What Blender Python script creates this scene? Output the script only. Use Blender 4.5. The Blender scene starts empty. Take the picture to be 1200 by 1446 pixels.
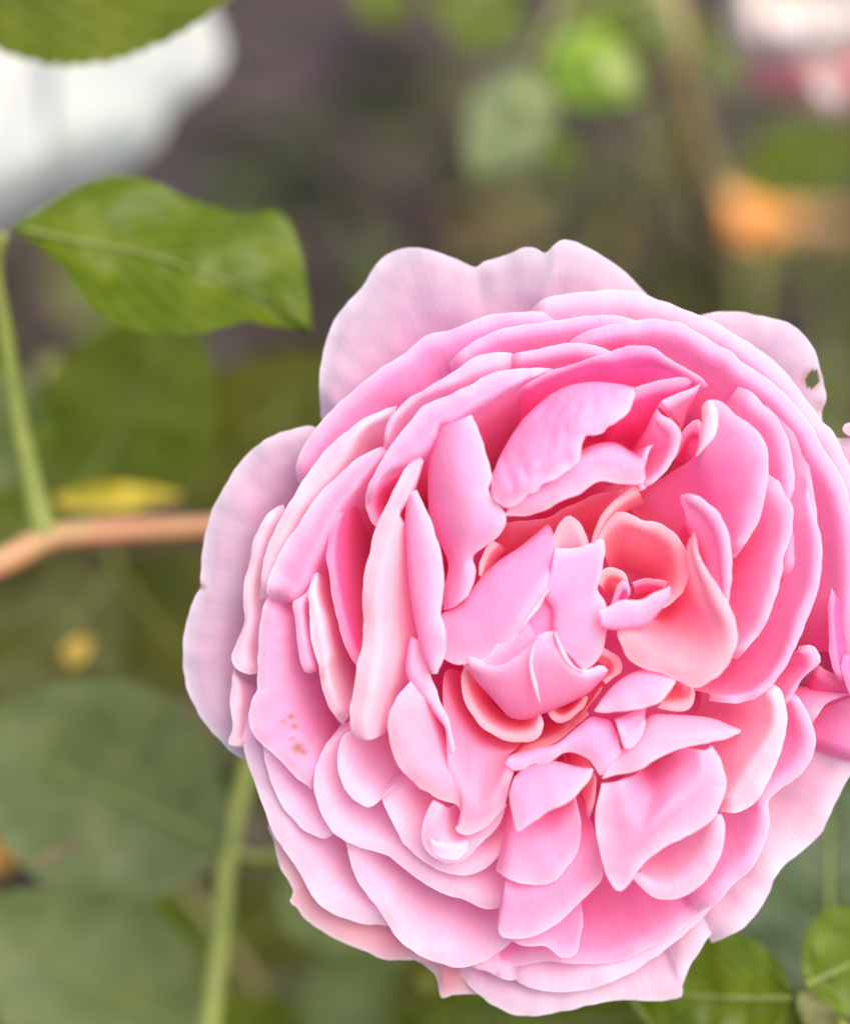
import bpy, bmesh, math, random
import numpy as np
from mathutils import Vector, Matrix, noise

random.seed(7)
rng = np.random.default_rng(7)
R = math.radians
scene = bpy.context.scene

# ------------------------------------------------------------------ camera
PITCH = R(35.0)
FOCUS = 0.30                       # metres from the lens to the bloom's mid plane
S = 0.0001                         # one photo pixel at that plane is 0.1 mm
ROSE = Vector((0.0, 0.0, 0.62))
VD = Vector((0, math.cos(PITCH), -math.sin(PITCH)))
VR = Vector((1, 0, 0))
VU = Vector((0, math.sin(PITCH), math.cos(PITCH)))
CAM = ROSE - VD * FOCUS
cd = bpy.data.cameras.new("camera")
cam = bpy.data.objects.new("camera", cd)
scene.collection.objects.link(cam)
cam.location = CAM
cam.rotation_euler = (math.pi / 2 - PITCH, 0, 0)
cd.sensor_fit = 'HORIZONTAL'
cd.sensor_width = 36.0
cd.lens = 36.0 * FOCUS / (1200 * S)
cd.clip_start = 0.01
cd.clip_end = 400.0
cd.dof.use_dof = True
cd.dof.focus_distance = FOCUS + 0.003
cd.dof.aperture_fstop = 7.2
cd.dof.aperture_blades = 0
scene.camera = cam

# ------------------------------------------------------------------ light
SUN_EL, SUN_AZ = R(60.0), R(135.0)         # azimuth clockwise from +Y
world = bpy.data.worlds.new("World")
scene.world = world
world.use_nodes = True
wn = world.node_tree
sky = wn.nodes.new('ShaderNodeTexSky')
sky.sky_type = 'NISHITA'
sky.sun_disc = False
sky.sun_elevation = SUN_EL
sky.sun_rotation = SUN_AZ
wn.links.new(sky.outputs[0], wn.nodes['Background'].inputs[0])
wn.nodes['Background'].inputs[1].default_value = 0.062
sd = bpy.data.lights.new("sun", 'SUN')
sd.energy = 1.5
sd.angle = R(60.0)
sd.color = (1.0, 0.93, 0.84)
sun = bpy.data.objects.new("sun", sd)
scene.collection.objects.link(sun)
to_sun = Vector((math.sin(SUN_AZ) * math.cos(SUN_EL), math.cos(SUN_AZ) * math.cos(SUN_EL), math.sin(SUN_EL)))
sun.rotation_euler = to_sun.to_track_quat('Z', 'Y').to_euler()
sun.location = ROSE + to_sun * 3
vs = scene.view_settings
vs.view_transform = 'Standard'
vs.look = 'None'
vs.gamma = 1.0
vs.use_curve_mapping = False
vs.exposure = 2.0
cy = scene.cycles
cy.max_bounces = 16
cy.diffuse_bounces = 10
cy.transmission_bounces = 10
cy.glossy_bounces = 3
cy.transparent_max_bounces = 8
cy.use_denoising = True
cy.caustics_reflective = False
cy.caustics_refractive = False

# ------------------------------------------------------------------ helpers
def p3(x, y, d):
    """photo pixel + distance along the view axis (m) -> world point"""
    k = S / FOCUS
    x, y, d = float(x), float(y), float(d)
    return CAM + d * (VD + VR * ((x - 600) * k) - VU * ((y - 723) * k))

def ph(x, y, h):
    """photo pixel + height above the bloom's mid plane (0.1 mm units, towards the viewer)"""
    return p3(x, y, FOCUS - h * S)

def spline(pts, n):
    """Catmull-Rom through pts (k x d), n samples evenly spaced by arc length"""
    P = np.asarray(pts, float)
    if len(P) == 1:
        return np.repeat(P, n, 0)
    if len(P) == 2:
        t = np.linspace(0, 1, n)[:, None]
        return P[0] * (1 - t) + P[1] * t
    E = np.vstack([2 * P[0] - P[1], P, 2 * P[-1] - P[-2]])
    out = []
    t = np.linspace(0, 1, 12, endpoint=False)[:, None]
    for i in range(1, len(E) - 2):
        a, b, c, d = E[i - 1], E[i], E[i + 1], E[i + 2]
        out.append(0.5 * (2 * b + (c - a) * t + (2 * a - 5 * b + 4 * c - d) * t ** 2 + (3 * b - a - 3 * c + d) * t ** 3))
    out.append(P[-1:])
    Q = np.vstack(out)
    L = np.concatenate([[0], np.cumsum(np.linalg.norm(np.diff(Q, axis=0), axis=1))])
    s = np.linspace(0, L[-1], n)
    return np.stack([np.interp(s, L, Q[:, j]) for j in range(Q.shape[1])], 1)

def tag(o, label=None, cat=None, group=None, kind=None):
    if label: o["label"] = label
    if cat: o["category"] = cat
    if group: o["group"] = group
    if kind: o["kind"] = kind
    return o

def link(name, me, parent=None, mat=None):
    o = bpy.data.objects.new(name, me)
    scene.collection.objects.link(o)
    if parent is not None:
        o.parent = parent
        o.matrix_parent_inverse = parent.matrix_world.inverted()
    if mat is not None:
        me.materials.append(mat)
    return o

def empty(name, loc):
    o = bpy.data.objects.new(name, None)
    scene.collection.objects.link(o)
    o.location = loc
    o.empty_display_size = 0.01
    o.matrix_world = Matrix.Translation(loc)
    return o

def grid_mesh(name, G, uv=None, smooth=True, vein=None):
    """G: nv x nu x 3 world points -> mesh with UVs (u along, v down)"""
    nv, nu = G.shape[:2]
    verts = G.reshape(-1, 3)
    faces = []
    for j in range(nv - 1):
        for i in range(nu - 1):
            a = j * nu + i
            faces.append((a, a + 1, a + nu + 1, a + nu))
    me = bpy.data.meshes.new(name)
    me.from_pydata([tuple(v) for v in verts], [], faces)
    ul = me.uv_layers.new(name="UVMap")
    if uv is None:
        U, V = np.meshgrid(np.linspace(0, 1, nu), np.linspace(0, 1, nv))
        uv = np.stack([U, V], -1)
    uvf = uv.reshape(-1, 2)
    li = np.empty(len(me.loops), int)
    me.loops.foreach_get("vertex_index", li)
    ul.data.foreach_set("uv", uvf[li].ravel().astype(np.float32))
    vl = me.uv_layers.new(name="VeinUV")
    vl.data.foreach_set("uv", (uv if vein is None else vein).reshape(-1, 2)[li].ravel().astype(np.float32))
    if smooth:
        me.polygons.foreach_set("use_smooth", [True] * len(me.polygons))
    me.update()
    return me

def tube_mesh(name, pts, radii, n=10):
    """tube along world points with per-point radii, closed ends"""
    P = [Vector(p) for p in pts]
    verts, faces = [], []
    ref = Vector((0.3, 0.2, 0.93))
    for i, p in enumerate(P):
        t = (P[min(i + 1, len(P) - 1)] - P[max(i - 1, 0)]).normalized()
        a = t.cross(ref)
        if a.length < 1e-3: a = t.cross(Vector((1, 0, 0)))
        a.normalize(); b = t.cross(a)
        for k in range(n):
            w = 2 * math.pi * k / n
            verts.append(p + (a * math.cos(w) + b * math.sin(w)) * radii[i])
    for i in range(len(P) - 1):
        for k in range(n):
            faces.append((i * n + k, i * n + (k + 1) % n, (i + 1) * n + (k + 1) % n, (i + 1) * n + k))
    faces.append(tuple(range(n - 1, -1, -1)))
    faces.append(tuple((len(P) - 1) * n + k for k in range(n)))
    me = bpy.data.meshes.new(name)
    me.from_pydata([tuple(v) for v in verts], [], faces)
    me.polygons.foreach_set("use_smooth", [True] * len(me.polygons))
    me.update()
    return me

# ------------------------------------------------------------------ materials
def new_mat(name):
    m = bpy.data.materials.new(name)
    m.use_nodes = True
    nt = m.node_tree
    for n in list(nt.nodes): nt.nodes.remove(n)
    out = nt.nodes.new('ShaderNodeOutputMaterial')
    return m, nt, out

def N(nt, typ, **kw):
    n = nt.nodes.new(typ)
    for k, v in kw.items():
        if hasattr(n, k): setattr(n, k, v)
    return n

def ramp(nt, src, stops):
    r = nt.nodes.new('ShaderNodeValToRGB')
    el = r.color_ramp.elements
    while len(el) < len(stops): el.new(0.5)
    for e, (p, c) in zip(el, stops):
        e.position = p
        e.color = (*c, 1) if len(c) == 3 else c
    nt.links.new(src, r.inputs[0])
    return r.outputs[0]

def mixc(nt, mode, fac, a, b):
    m = nt.nodes.new('ShaderNodeMix')
    m.data_type = 'RGBA'; m.blend_type = mode
    for idx, v in ((0, fac), (6, a), (7, b)):
        if isinstance(v, (int, float)): m.inputs[idx].default_value = v
        elif isinstance(v, tuple): m.inputs[idx].default_value = (*v, 1)
        else: nt.links.new(v, m.inputs[idx])
    return m.outputs[2]

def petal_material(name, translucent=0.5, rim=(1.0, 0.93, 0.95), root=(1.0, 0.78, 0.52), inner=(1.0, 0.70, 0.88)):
    """petal tissue: the object colour, paler along the margin, apricot towards the claw, fine lengthwise veins"""
    m, nt, out = new_mat(name)
    L = nt.links.new
    info = N(nt, 'ShaderNodeObjectInfo')
    uv = N(nt, 'ShaderNodeUVMap', uv_map="UVMap")
    sep = N(nt, 'ShaderNodeSeparateXYZ'); L(uv.outputs[0], sep.inputs[0])
    uv2 = N(nt, 'ShaderNodeUVMap', uv_map="VeinUV")
    mp = N(nt, 'ShaderNodeMapping'); L(uv2.outputs[0], mp.inputs[0])
    mp.inputs['Scale'].default_value = (46, 5, 1)
    vein = N(nt, 'ShaderNodeTexNoise'); L(mp.outputs[0], vein.inputs[0])
    vein.inputs['Scale'].default_value = 1.0; vein.inputs['Detail'].default_value = 3
    geo = N(nt, 'ShaderNodeTexCoord')
    blot = N(nt, 'ShaderNodeTexNoise'); L(geo.outputs['Object'], blot.inputs[0])
    blot.inputs['Scale'].default_value = 60; blot.inputs['Detail'].default_value = 3
    fine = N(nt, 'ShaderNodeTexNoise'); L(geo.outputs['Object'], fine.inputs[0])
    fine.inputs['Scale'].default_value = 1500; fine.inputs['Detail'].default_value = 2
    base = mixc(nt, 'MULTIPLY', 1.0, info.outputs['Color'],
                ramp(nt, vein.outputs[0], [(0.32, (0.98, 0.93, 0.955)), (0.68, (1.0, 1.0, 1.0))]))
    base = mixc(nt, 'MULTIPLY', 1.0, base,
                ramp(nt, blot.outputs[0], [(0.3, (1.0, 0.90, 0.95)), (0.7, (1.0, 1.0, 0.99))]))
    rimf = ramp(nt, sep.outputs[1], [(0.0, (0.6,) * 3), (0.01, (0.3,) * 3), (0.05, (0.0,) * 3)])
    base = mixc(nt, 'MIX', rimf, base, rim)  # pale margin, with the thin bright edge highlight painted in
    deep = ramp(nt, sep.outputs[1], [(0.04, (1.0, 1.0, 1.0)), (0.30, inner), (0.6, inner)])  # deeper pink inward: petal pigment that also paints in crevice shade
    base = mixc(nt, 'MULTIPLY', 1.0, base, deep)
    rootf = ramp(nt, sep.outputs[1], [(0.42, (0.0,) * 3), (0.95, (0.5,) * 3)])
    base = mixc(nt, 'MIX', rootf, base, root)
    st = N(nt, 'ShaderNodeAttribute', attribute_name="stain")
    base = mixc(nt, 'MIX', st.outputs['Fac'], base, (0.42, 0.16, 0.06))
    bump = N(nt, 'ShaderNodeBump'); bump.inputs['Strength'].default_value = 0.10; bump.inputs['Distance'].default_value = 0.0006
    bump2 = N(nt, 'ShaderNodeBump'); bump2.inputs['Strength'].default_value = 0.16; bump2.inputs['Distance'].default_value = 0.0003
    wr = N(nt, 'ShaderNodeTexNoise'); L(geo.outputs['Object'], wr.inputs[0]); wr.inputs['Scale'].default_value = 420; wr.inputs['Detail'].default_value = 4; wr.inputs['Distortion'].default_value = 1.2
    bump3 = N(nt, 'ShaderNodeBump'); bump3.inputs['Strength'].default_value = 0.12; bump3.inputs['Distance'].default_value = 0.0007
    L(wr.outputs[0], bump3.inputs['Height']); L(bump3.outputs[0], bump.inputs['Normal'])
    L(vein.outputs[0], bump.inputs['Height']); L(fine.outputs[0], bump2.inputs['Height']); L(bump.outputs[0], bump2.inputs['Normal'])
    pr = N(nt, 'ShaderNodeBsdfPrincipled')
    L(base, pr.inputs['Base Color']); L(bump2.outputs[0], pr.inputs['Normal'])
    pr.inputs['Roughness'].default_value = 0.55
    pr.inputs['Specular IOR Level'].default_value = 0.25
    pr.inputs['Sheen Weight'].default_value = 0.12
    tr = N(nt, 'ShaderNodeBsdfTranslucent'); L(base, tr.inputs[0]); L(bump2.outputs[0], tr.inputs['Normal'])
    mx = N(nt, 'ShaderNodeMixShader'); mx.inputs[0].default_value = translucent
    L(pr.outputs[0], mx.inputs[1]); L(tr.outputs[0], mx.inputs[2]); L(mx.outputs[0], out.inputs[0])
    return m

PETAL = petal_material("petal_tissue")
# ------------------------------------------------------------------ the pink rose
TONE = {'out': (0.72, 0.53, 0.62), 'pale': (0.94, 0.53, 0.66), 'mid': (0.94, 0.38, 0.59), 'hot': (0.93, 0.19, 0.45),  # hot: inner-cup pink, saturated further to paint in crevice shade
        'lil': (0.95, 0.49, 0.68), 'pch': (0.96, 0.44, 0.48), 'vivid': (0.92, 0.20, 0.50), 'cream': (0.96, 0.66, 0.70), 'blush': (0.96, 0.68, 0.80), 'white': (0.97, 0.82, 0.84)}  # blush is whitened so the lower ring's brightness sits in the colour
HS = 1.3                      # relief: how far heights stand above the mid plane
CX, CY = 765.0, 925.0
bloom = empty("rose_bloom", ph(CX, CY, -230))
tag(bloom, "large pink many-petalled garden rose in full bloom facing up on its stem", "rose")

def petal(rows, tone='mid', root=1, wav=3.0, nu=None, rim_roll=5.0, parent=None, name="petal", seed=None, dive=90, rough=0.9, stains=(), hole=None, res=7.0, flat=0.25, crumple=0.0, deepen=1.45, frill=4.0, ends=None, along=False):
    """rows: [(pixel polyline, height or heights), ...] from the free rim to the claw; the hidden claw is added (root=1)"""
    first = np.asarray(rows[0][0], float)
    length = np.linalg.norm(np.diff(first, axis=0), axis=1).sum()
    if nu is None: nu = int(np.clip(length / res, 14, 160))
    A = []
    for pts, h in rows:
        P = np.asarray(pts, float)
        hh = np.full(len(P), float(h)) if np.isscalar(h) else np.interp(np.linspace(0, 1, len(P)), np.linspace(0, 1, len(h)), h)
        A.append(spline(np.column_stack([P, hh]), nu))
    A[0][:, 2] = A[1][:, 2] + flat * (A[0][:, 2] - A[1][:, 2])
    for q in A[2:]:                                   # cavities fall away steeply behind the rim
        q[:, 2] = A[1][:, 2] + np.where(q[:, 2] < A[1][:, 2], deepen, 1.0) * (q[:, 2] - A[1][:, 2])
    if root:
        last = A[-1]
        c = np.array([CX, CY])
        for f, dh, hm in ((0.85, dive, -1e9), (0.4, 0, -330)):
            q = last.copy()
            q[:, :2] = c + (last[:, :2] - c) * f
            q[:, 2] = np.minimum(last[:, 2] - dh, q[:, 2]) if dh else hm
            A.append(q)
    A = np.array(A)                                   # rows x nu x 3
    depth = np.linalg.norm(np.diff(A, axis=0), axis=2).mean(1).sum()
    nv = int(np.clip(depth / (res + 1), 10, 90))
    G = np.stack([spline(A[:, i], nv) for i in range(nu)], 1)      # nv x nu x 3
    if ends is None: ends = 20.0 if root else 0.0
    sd = (seed if seed is not None else random.random() * 500)
    vv = np.linspace(0, 1, nv)
    dv = depth / (nv - 1)
    for j in range(nv):
        for i in range(nu):
            x, y, h = G[j, i]
            w = noise.noise(Vector((x * 0.012, y * 0.012, sd))) * wav * 1.3 + noise.noise(Vector((x * 0.035, y * 0.035, sd + 9))) * wav * 0.6
            if crumple: w += (abs(noise.noise(Vector((x * 0.045 + y * 0.02, y * 0.03 - x * 0.015, sd + 60)))) - 0.2) * crumple
            d = j * dv
            w += frill * math.exp(-d / 22.0) * noise.noise(Vector((x * 0.028, y * 0.028, sd + 17)))
            G[j, i, 2] += w - 0.0 * rim_roll * max(0.0, 1 - d / 12.0) ** 2
            ue = min(i, nu - 1 - i) / (nu - 1)
            if ends and ue < 0.09: G[j, i, 2] -= ends * (1 - ue / 0.09) ** 2
            if j == 0:
                G[j, i, 0] += noise.noise(Vector((x * 0.06, y * 0.06, sd + 50))) * rough * 2
                G[j, i, 1] += noise.noise(Vector((x * 0.06, y * 0.06, sd + 80))) * rough * 2
    k = S / FOCUS
    D = FOCUS - G[..., 2] * S * HS
    W = (np.array(CAM)[None, None] + D[..., None] * (np.array(VD) + np.array(VR) * ((G[..., 0:1] - 600) * k) - np.array(VU) * ((G[..., 1:2] - 723) * k)))
    W = W - np.array(bloom.location)
    # v measured in real length so the margin and claw tints keep their scale
    U, V = np.meshgrid(np.linspace(0, 1, nu) * length / 300.0, np.minimum(vv * depth / 420.0, 1.0))
    vein = np.stack([V * 420.0 / 300.0, U * 300.0 / 420.0], -1) if along else None
    me = grid_mesh(name, W, np.stack([U, V], -1), vein=vein)
    if stains:
        s_ = np.zeros(nv * nu, np.float32)
        gx, gy = G[..., 0].ravel(), G[..., 1].ravel()
        vis = np.repeat(vv < 0.6, nu)
        for (sx, sy, sr, ss) in stains:
            rr = np.hypot(gx - sx, gy - sy) / sr
            s_ = np.maximum(s_, np.where(vis, ss * np.clip(1.3 - rr, 0, 1), 0))
        at = me.attributes.new("stain", 'FLOAT', 'POINT')
        at.data.foreach_set("value", s_.astype(np.float32))
    if hole:
        hx, hy, ha, hb = hole
        bm = bmesh.new(); bm.from_mesh(me)
        bm.verts.ensure_lookup_table()
        gx, gy = G[..., 0].ravel(), G[..., 1].ravel()
        kill = [v for v in bm.verts if ((gx[v.index] - hx) / ha) ** 2 + ((gy[v.index] - hy) / hb) ** 2 < 1 and v.index < nu * nv // 2]
        bmesh.ops.delete(bm, geom=kill, context='VERTS')
        bm.to_mesh(me); bm.free()
    o = bpy.data.objects.new(name, me)
    scene.collection.objects.link(o)
    o.parent = parent or bloom
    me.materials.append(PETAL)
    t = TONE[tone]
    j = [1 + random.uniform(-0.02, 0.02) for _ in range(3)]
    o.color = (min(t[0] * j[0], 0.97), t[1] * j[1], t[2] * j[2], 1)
    return o

def off(pts, f, dx=0, dy=0):
    """a copy of a pixel polyline drawn towards the bloom's axis by fraction f"""
    return [(x + (CX - x) * f + dx, y + (CY - y) * f + dy) for x, y in pts]

# ---- outermost petals, seen behind the bloom
r = [(453, 590), (451, 535), (458, 490), (472, 452), (490, 428), (512, 404), (524, 384), (540, 364), (560, 353), (585, 349), (605, 352), (630, 360), (655, 370),
     (671, 377), (684, 369), (705, 363), (722, 357), (740, 349), (755, 350), (770, 357), (783, 345), (795, 338), (812, 341), (835, 352), (858, 366), (885, 386), (915, 418)]
guard_top = petal([(r, [-115, -128, -135, -125, -130, -120, -105, -118, -130]), (off(r, .10), [-105, -110, -112, -108, -112, -104, -95, -100, -108]), (off(r, .25), -120), (off(r, .4), -160)], 'out', wav=4, res=4.5, rough=0.4)
r = [(975, 447), (1000, 443), (1030, 440), (1060, 443), (1090, 449), (1115, 457), (1135, 473), (1150, 495), (1157, 515), (1162, 540), (1167, 562), (1160, 590), (1172, 640)]
guard_hole = petal([(r, -105), (off(r, .08), -95), (off(r, .22), -110), (off(r, .4), -170)], 'out', wav=3, res=2.0, stains=[(1147, 535, 15, 0.9), (1158, 572, 10, 0.4)], hole=(1147, 535, 7, 11))
r = [(1150, 600), (1180, 618), (1205, 622), (1240, 650), (1262, 720), (1270, 820), (1262, 920), (1245, 1010)]
petal([(r, -100), (off(r, .08), -92), (off(r, .25), -110), (off(r, .4), -170)], 'out', wav=4)
r = [(470, 612), (440, 602), (410, 606), (380, 618), (352, 638), (328, 668), (308, 702), (294, 735), (287, 768), (284, 800), (282, 829), (273, 848), (263, 880), (258, 915), (260, 955),
     (272, 992), (292, 1025), (318, 1054), (345, 1074), (375, 1085)]
guard_left = petal([(r, [-120, -115, -110, -112, -118, -120]), (off(r, .06), -98), (off(r, .14), -105), (off(r, .26), -140), (off(r, .4), -180)], 'out', wav=4, res=4.0, stains=[(284, 828, 6, 1.0), (278, 830, 4, 1.0)])
r = [(378, 1165), (388, 1192), (396, 1226), (410, 1247), (414, 1262), (409, 1275), (420, 1283), (432, 1300), (455, 1316), (482, 1330), (515, 1344), (545, 1356), (580, 1356), (620, 1362)]
petal([(r, -95), (off(r, .06), -92), (off(r, .18), -105), (off(r, .4), -170)], 'pch', wav=4)
r = [(575, 1350), (605, 1368), (616, 1380), (619, 1398), (624, 1411), (640, 1406), (668, 1404), (690, 1410)]
petal([(r, -105), (off(r, .08), -100), (off(r, .3), -140)], 'pch', wav=3)

# ---- outer ring, upper side: cups that face us with their inner surface
r = [(421, 680), (418, 665), (421, 648), (437, 617), (467, 580), (500, 550), (533, 523), (567, 502), (598, 476), (613, 470), (633, 467), (667, 453), (700, 443), (740, 440), (767, 441), (795, 449)]
petal([(r, [-62, -58, -55, -55, -60]), (off(r, .05), -60), (off(r, .16), -82), (off(r, .3), -125)], 'mid')
r = [(748, 440), (762, 424), (794, 415), (827, 411), (870, 409), (902, 413), (924, 421), (946, 428), (967, 437), (985, 444), (1012, 456), (1035, 476), (1062, 505), (1085, 540)]
petal([(r, [-82, -70, -66, -66, -75]), (off(r, .05), -66), (off(r, .15), -82), (off(r, .3), -125)], 'pale')
r = [(1000, 450), (1011, 455), (1031, 468), (1059, 485), (1092, 509), (1113, 531), (1132, 555), (1148, 577), (1160, 594), (1176, 610), (1187, 631), (1198, 655), (1212, 690), (1226, 750), (1232, 820), (1228, 900)]
petal([(r, [-80, -72, -68, -64]), (off(r, .05), -64), (off(r, .14), -84), (off(r, .3), -130)], 'pale')
r = [(634, 512), (645, 501), (662, 487), (684, 474), (706, 465), (727, 460), (760, 456), (783, 453), (816, 447), (848, 445), (870, 446), (892, 451), (912, 462)]
petal([(r, -42), (off(r, .04), -44), (off(r, .14), -72), (off(r, .3), -120)], 'mid')
r = [(800, 492), (806, 481), (827, 467), (848, 461), (870, 456), (905, 452), (924, 450), (946, 452), (967, 458), (989, 471), (1005, 482), (1033, 497), (1048, 512), (1070, 526), (1096, 545), (1113, 561), (1131, 583),
     (1146, 602), (1157, 624), (1174, 650), (1189, 676), (1199, 705), (1209, 760), (1212, 840), (1204, 920)]
petal([(r, [-52, -50, -48, -48, -46]), (off(r, .045), -36), (off(r, .11), -58), (off(r, .2), -85), (off(r, .32), -130)], 'mid')
r = [(1042, 546), (1061, 553), (1076, 570), (1092, 584), (1107, 607), (1115, 631), (1120, 657), (1122, 700), (1124, 760), (1122, 820)]
petal([(r, -20), (off(r, .05), -24), (off(r, .16), -50), (off(r, .3), -110)], 'mid')
r = [(1080, 550), (1096, 562), (1112, 585), (1130, 615), (1141, 650), (1150, 700), (1156, 760)]
petal([(r, -38), (off(r, .05), -42), (off(r, .16), -60), (off(r, .3), -110)], 'mid')

# ---- second ring, upper side
r = [(543, 632), (542, 610), (552, 587), (573, 566), (600, 549), (633, 529), (667, 507), (683, 500), (707, 496), (722, 499)]
c = [(549, 634), (549, 614), (560, 592), (580, 572), (605, 556), (636, 545), (668, 532), (690, 524), (706, 520), (722, 514)]
petal([(r, -22), (c, -8), (off(c, .08), -48), (off(c, .25), -100)], 'pale')
r = [(718, 504), (728, 499), (745, 495), (764, 492), (783, 487), (805, 484), (831, 485), (848, 490), (868, 499)]
petal([(r, -18), (off(r, .04), -20), (off(r, .12), -50), (off(r, .3), -100)], 'mid')
# wide lilac lip folded outwards
r = [(516, 712), (517, 696), (528, 669), (554, 626), (582, 591), (602, 570), (630, 559), (662, 544), (695, 527), (727, 521), (762, 520), (780, 521)]
c = [(522, 708), (532, 684), (548, 664), (575, 652), (600, 637), (615, 616), (622, 598), (640, 596), (662, 581), (690, 565), (735, 539), (775, 524)]
petal([(r, -4), ([(0.5 * (a[0] + b[0]), 0.5 * (a[1] + b[1])) for a, b in zip(r, c)], 12), (c, 14), (off(c, .05), -25), (off(c, .2), -95)], 'lil', rim_roll=2)
r = [(580, 652), (560, 659), (546, 665), (529, 678), (518, 693), (516, 712), (520, 728), (530, 743), (545, 750)]
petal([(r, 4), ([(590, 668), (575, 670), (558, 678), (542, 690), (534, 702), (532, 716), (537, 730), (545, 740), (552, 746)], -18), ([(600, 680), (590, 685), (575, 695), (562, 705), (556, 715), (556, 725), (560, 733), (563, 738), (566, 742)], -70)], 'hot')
# the deep cup behind the heart
r = [(728, 556), (742, 543), (772, 526), (805, 515), (838, 504), (863, 496), (880, 491), (892, 488), (913, 488), (927, 493), (944, 506), (967, 519), (988, 532), (1000, 545)]
c = [(732, 560), (745, 548), (773, 533), (805, 520), (838, 511), (866, 511), (882, 509), (896, 506), (911, 505), (924, 506), (938, 513), (960, 524), (980, 537), (992, 550)]
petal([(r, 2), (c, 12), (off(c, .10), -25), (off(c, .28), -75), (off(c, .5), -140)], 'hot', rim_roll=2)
# frilled pair right of the deep cup
r = [(868, 566), (880, 556), (896, 548), (924, 539), (957, 534), (988, 532)]
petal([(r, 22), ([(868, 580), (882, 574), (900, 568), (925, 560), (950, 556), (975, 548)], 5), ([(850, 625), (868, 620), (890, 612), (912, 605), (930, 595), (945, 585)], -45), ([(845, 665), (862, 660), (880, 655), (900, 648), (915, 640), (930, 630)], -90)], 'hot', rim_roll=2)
r = [(989, 534), (985, 543), (957, 556), (936, 565), (929, 573)]
petal([(r, [24, 34, 38]), ([(989, 545), (980, 556), (962, 569), (948, 578), (940, 584)], 22), ([(986, 555), (976, 570), (965, 588), (960, 600), (956, 606)], -25), ([(980, 565), (970, 585), (962, 605), (957, 615), (950, 620)], -80)], 'mid', wav=1, rim_roll=1)
r = [(929, 571), (927, 577), (933, 585), (948, 593), (959, 605), (962, 618), (958, 634), (945, 658), (928, 677), (905, 693)]
petal([(r, [38, 40, 40, 34]), ([(922, 585), (923, 592), (928, 598), (938, 606), (945, 614), (946, 624), (942, 640), (932, 658), (918, 674), (898, 688)], 26), ([(912, 605), (913, 612), (915, 618), (918, 625), (920, 632), (920, 640), (917, 650), (910, 662), (900, 674), (888, 684)], -10), ([(890, 640), (888, 645), (886, 650), (884, 655), (882, 660), (880, 665), (876, 670), (870, 676), (864, 682), (858, 688)], -70)], 'mid', wav=1, rim_roll=1)
r = [(1000, 628), (990, 596), (982, 594), (972, 600), (962, 612), (955, 640)]
petal([(r, -20), ([(992, 640), (985, 620), (978, 615), (970, 620), (962, 632), (952, 655)], -40), ([(975, 660), (970, 650), (962, 650), (955, 655), (948, 660), (940, 670)], -90)], 'hot', wav=1)

# ---- right side of the heart
r = [(991, 578), (994, 569), (1005, 564), (1022, 568), (1036, 583), (1059, 600), (1074, 614), (1083, 633), (1085, 657), (1081, 698), (1072, 733), (1057, 761), (1038, 788)]
big_right = petal([(r, [30, 36, 26, 22, 22, 20]), ([(989, 612), (1000, 600), (1010, 602), (1022, 612), (1036, 626), (1048, 642), (1056, 658), (1059, 678), (1056, 705), (1050, 732), (1042, 758), (1030, 785)], [36, 26, 24, 24, 24, 16]), ([(982, 643), (986, 646), (990, 652), (997, 662), (1004, 674), (1010, 690), (1013, 706), (1013, 724), (1012, 745), (1014, 768), (1016, 790)], [24, 8, 2, 0]),
       ([(945, 668), (950, 672), (956, 680), (963, 690), (970, 702), (976, 716), (981, 732), (986, 750), (992, 768), (996, 790)], -22), ([(892, 702), (900, 712), (910, 722), (920, 732), (930, 740), (940, 750), (950, 762), (958, 776), (964, 792)], -55)], 'mid', wav=2)
petal([([(1006, 566), (1012, 580), (1013, 597), (1009, 614), (1000, 628), (984, 643)], 40), ([(999, 565), (1003, 580), (1003, 598), (999, 614), (993, 630), (983, 644)], 52), ([(991, 574), (991, 592), (989, 606), (987, 620), (985, 634), (981, 645)], 44), ([(994, 575), (995, 592), (993, 606), (990, 620), (987, 634), (982, 645)], 24)], 'cream', root=0, wav=0.5, parent=big_right, name="curled_edge", rim_roll=0)
r = [(1084, 664), (1089, 673), (1100, 681), (1108, 698), (1118, 712), (1120, 732), (1116, 759), (1106, 787), (1104, 811), (1094, 847), (1080, 883), (1058, 912), (1040, 930)]
petal([(r, 8), (off(r, .05), 4), (off(r, .14), -14), (off(r, .28), -60)], 'mid', wav=3)
r = [(1128, 672), (1136, 668), (1139, 687), (1147, 720), (1158, 751), (1161, 784), (1158, 817), (1152, 842), (1141, 870), (1127, 905), (1111, 939), (1091, 966), (1072, 983), (1055, 990), (1028, 993), (1000, 990)]
c = [(1124, 678), (1130, 684), (1136, 698), (1142, 722), (1147, 750), (1149, 785), (1145, 818), (1137, 842), (1126, 866), (1117, 898), (1103, 931), (1083, 960), (1066, 974), (1050, 980), (1026, 983), (1002, 980)]
petal([(r, [-20, -14, -10, 0, 4, 4]), (c, [-12, -4, 2, 8, 10, 6]), (off(c, .08), -18), (off(c, .2), -45), (off(c, .36), -90)], 'mid', wav=2, rim_roll=1)
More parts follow.
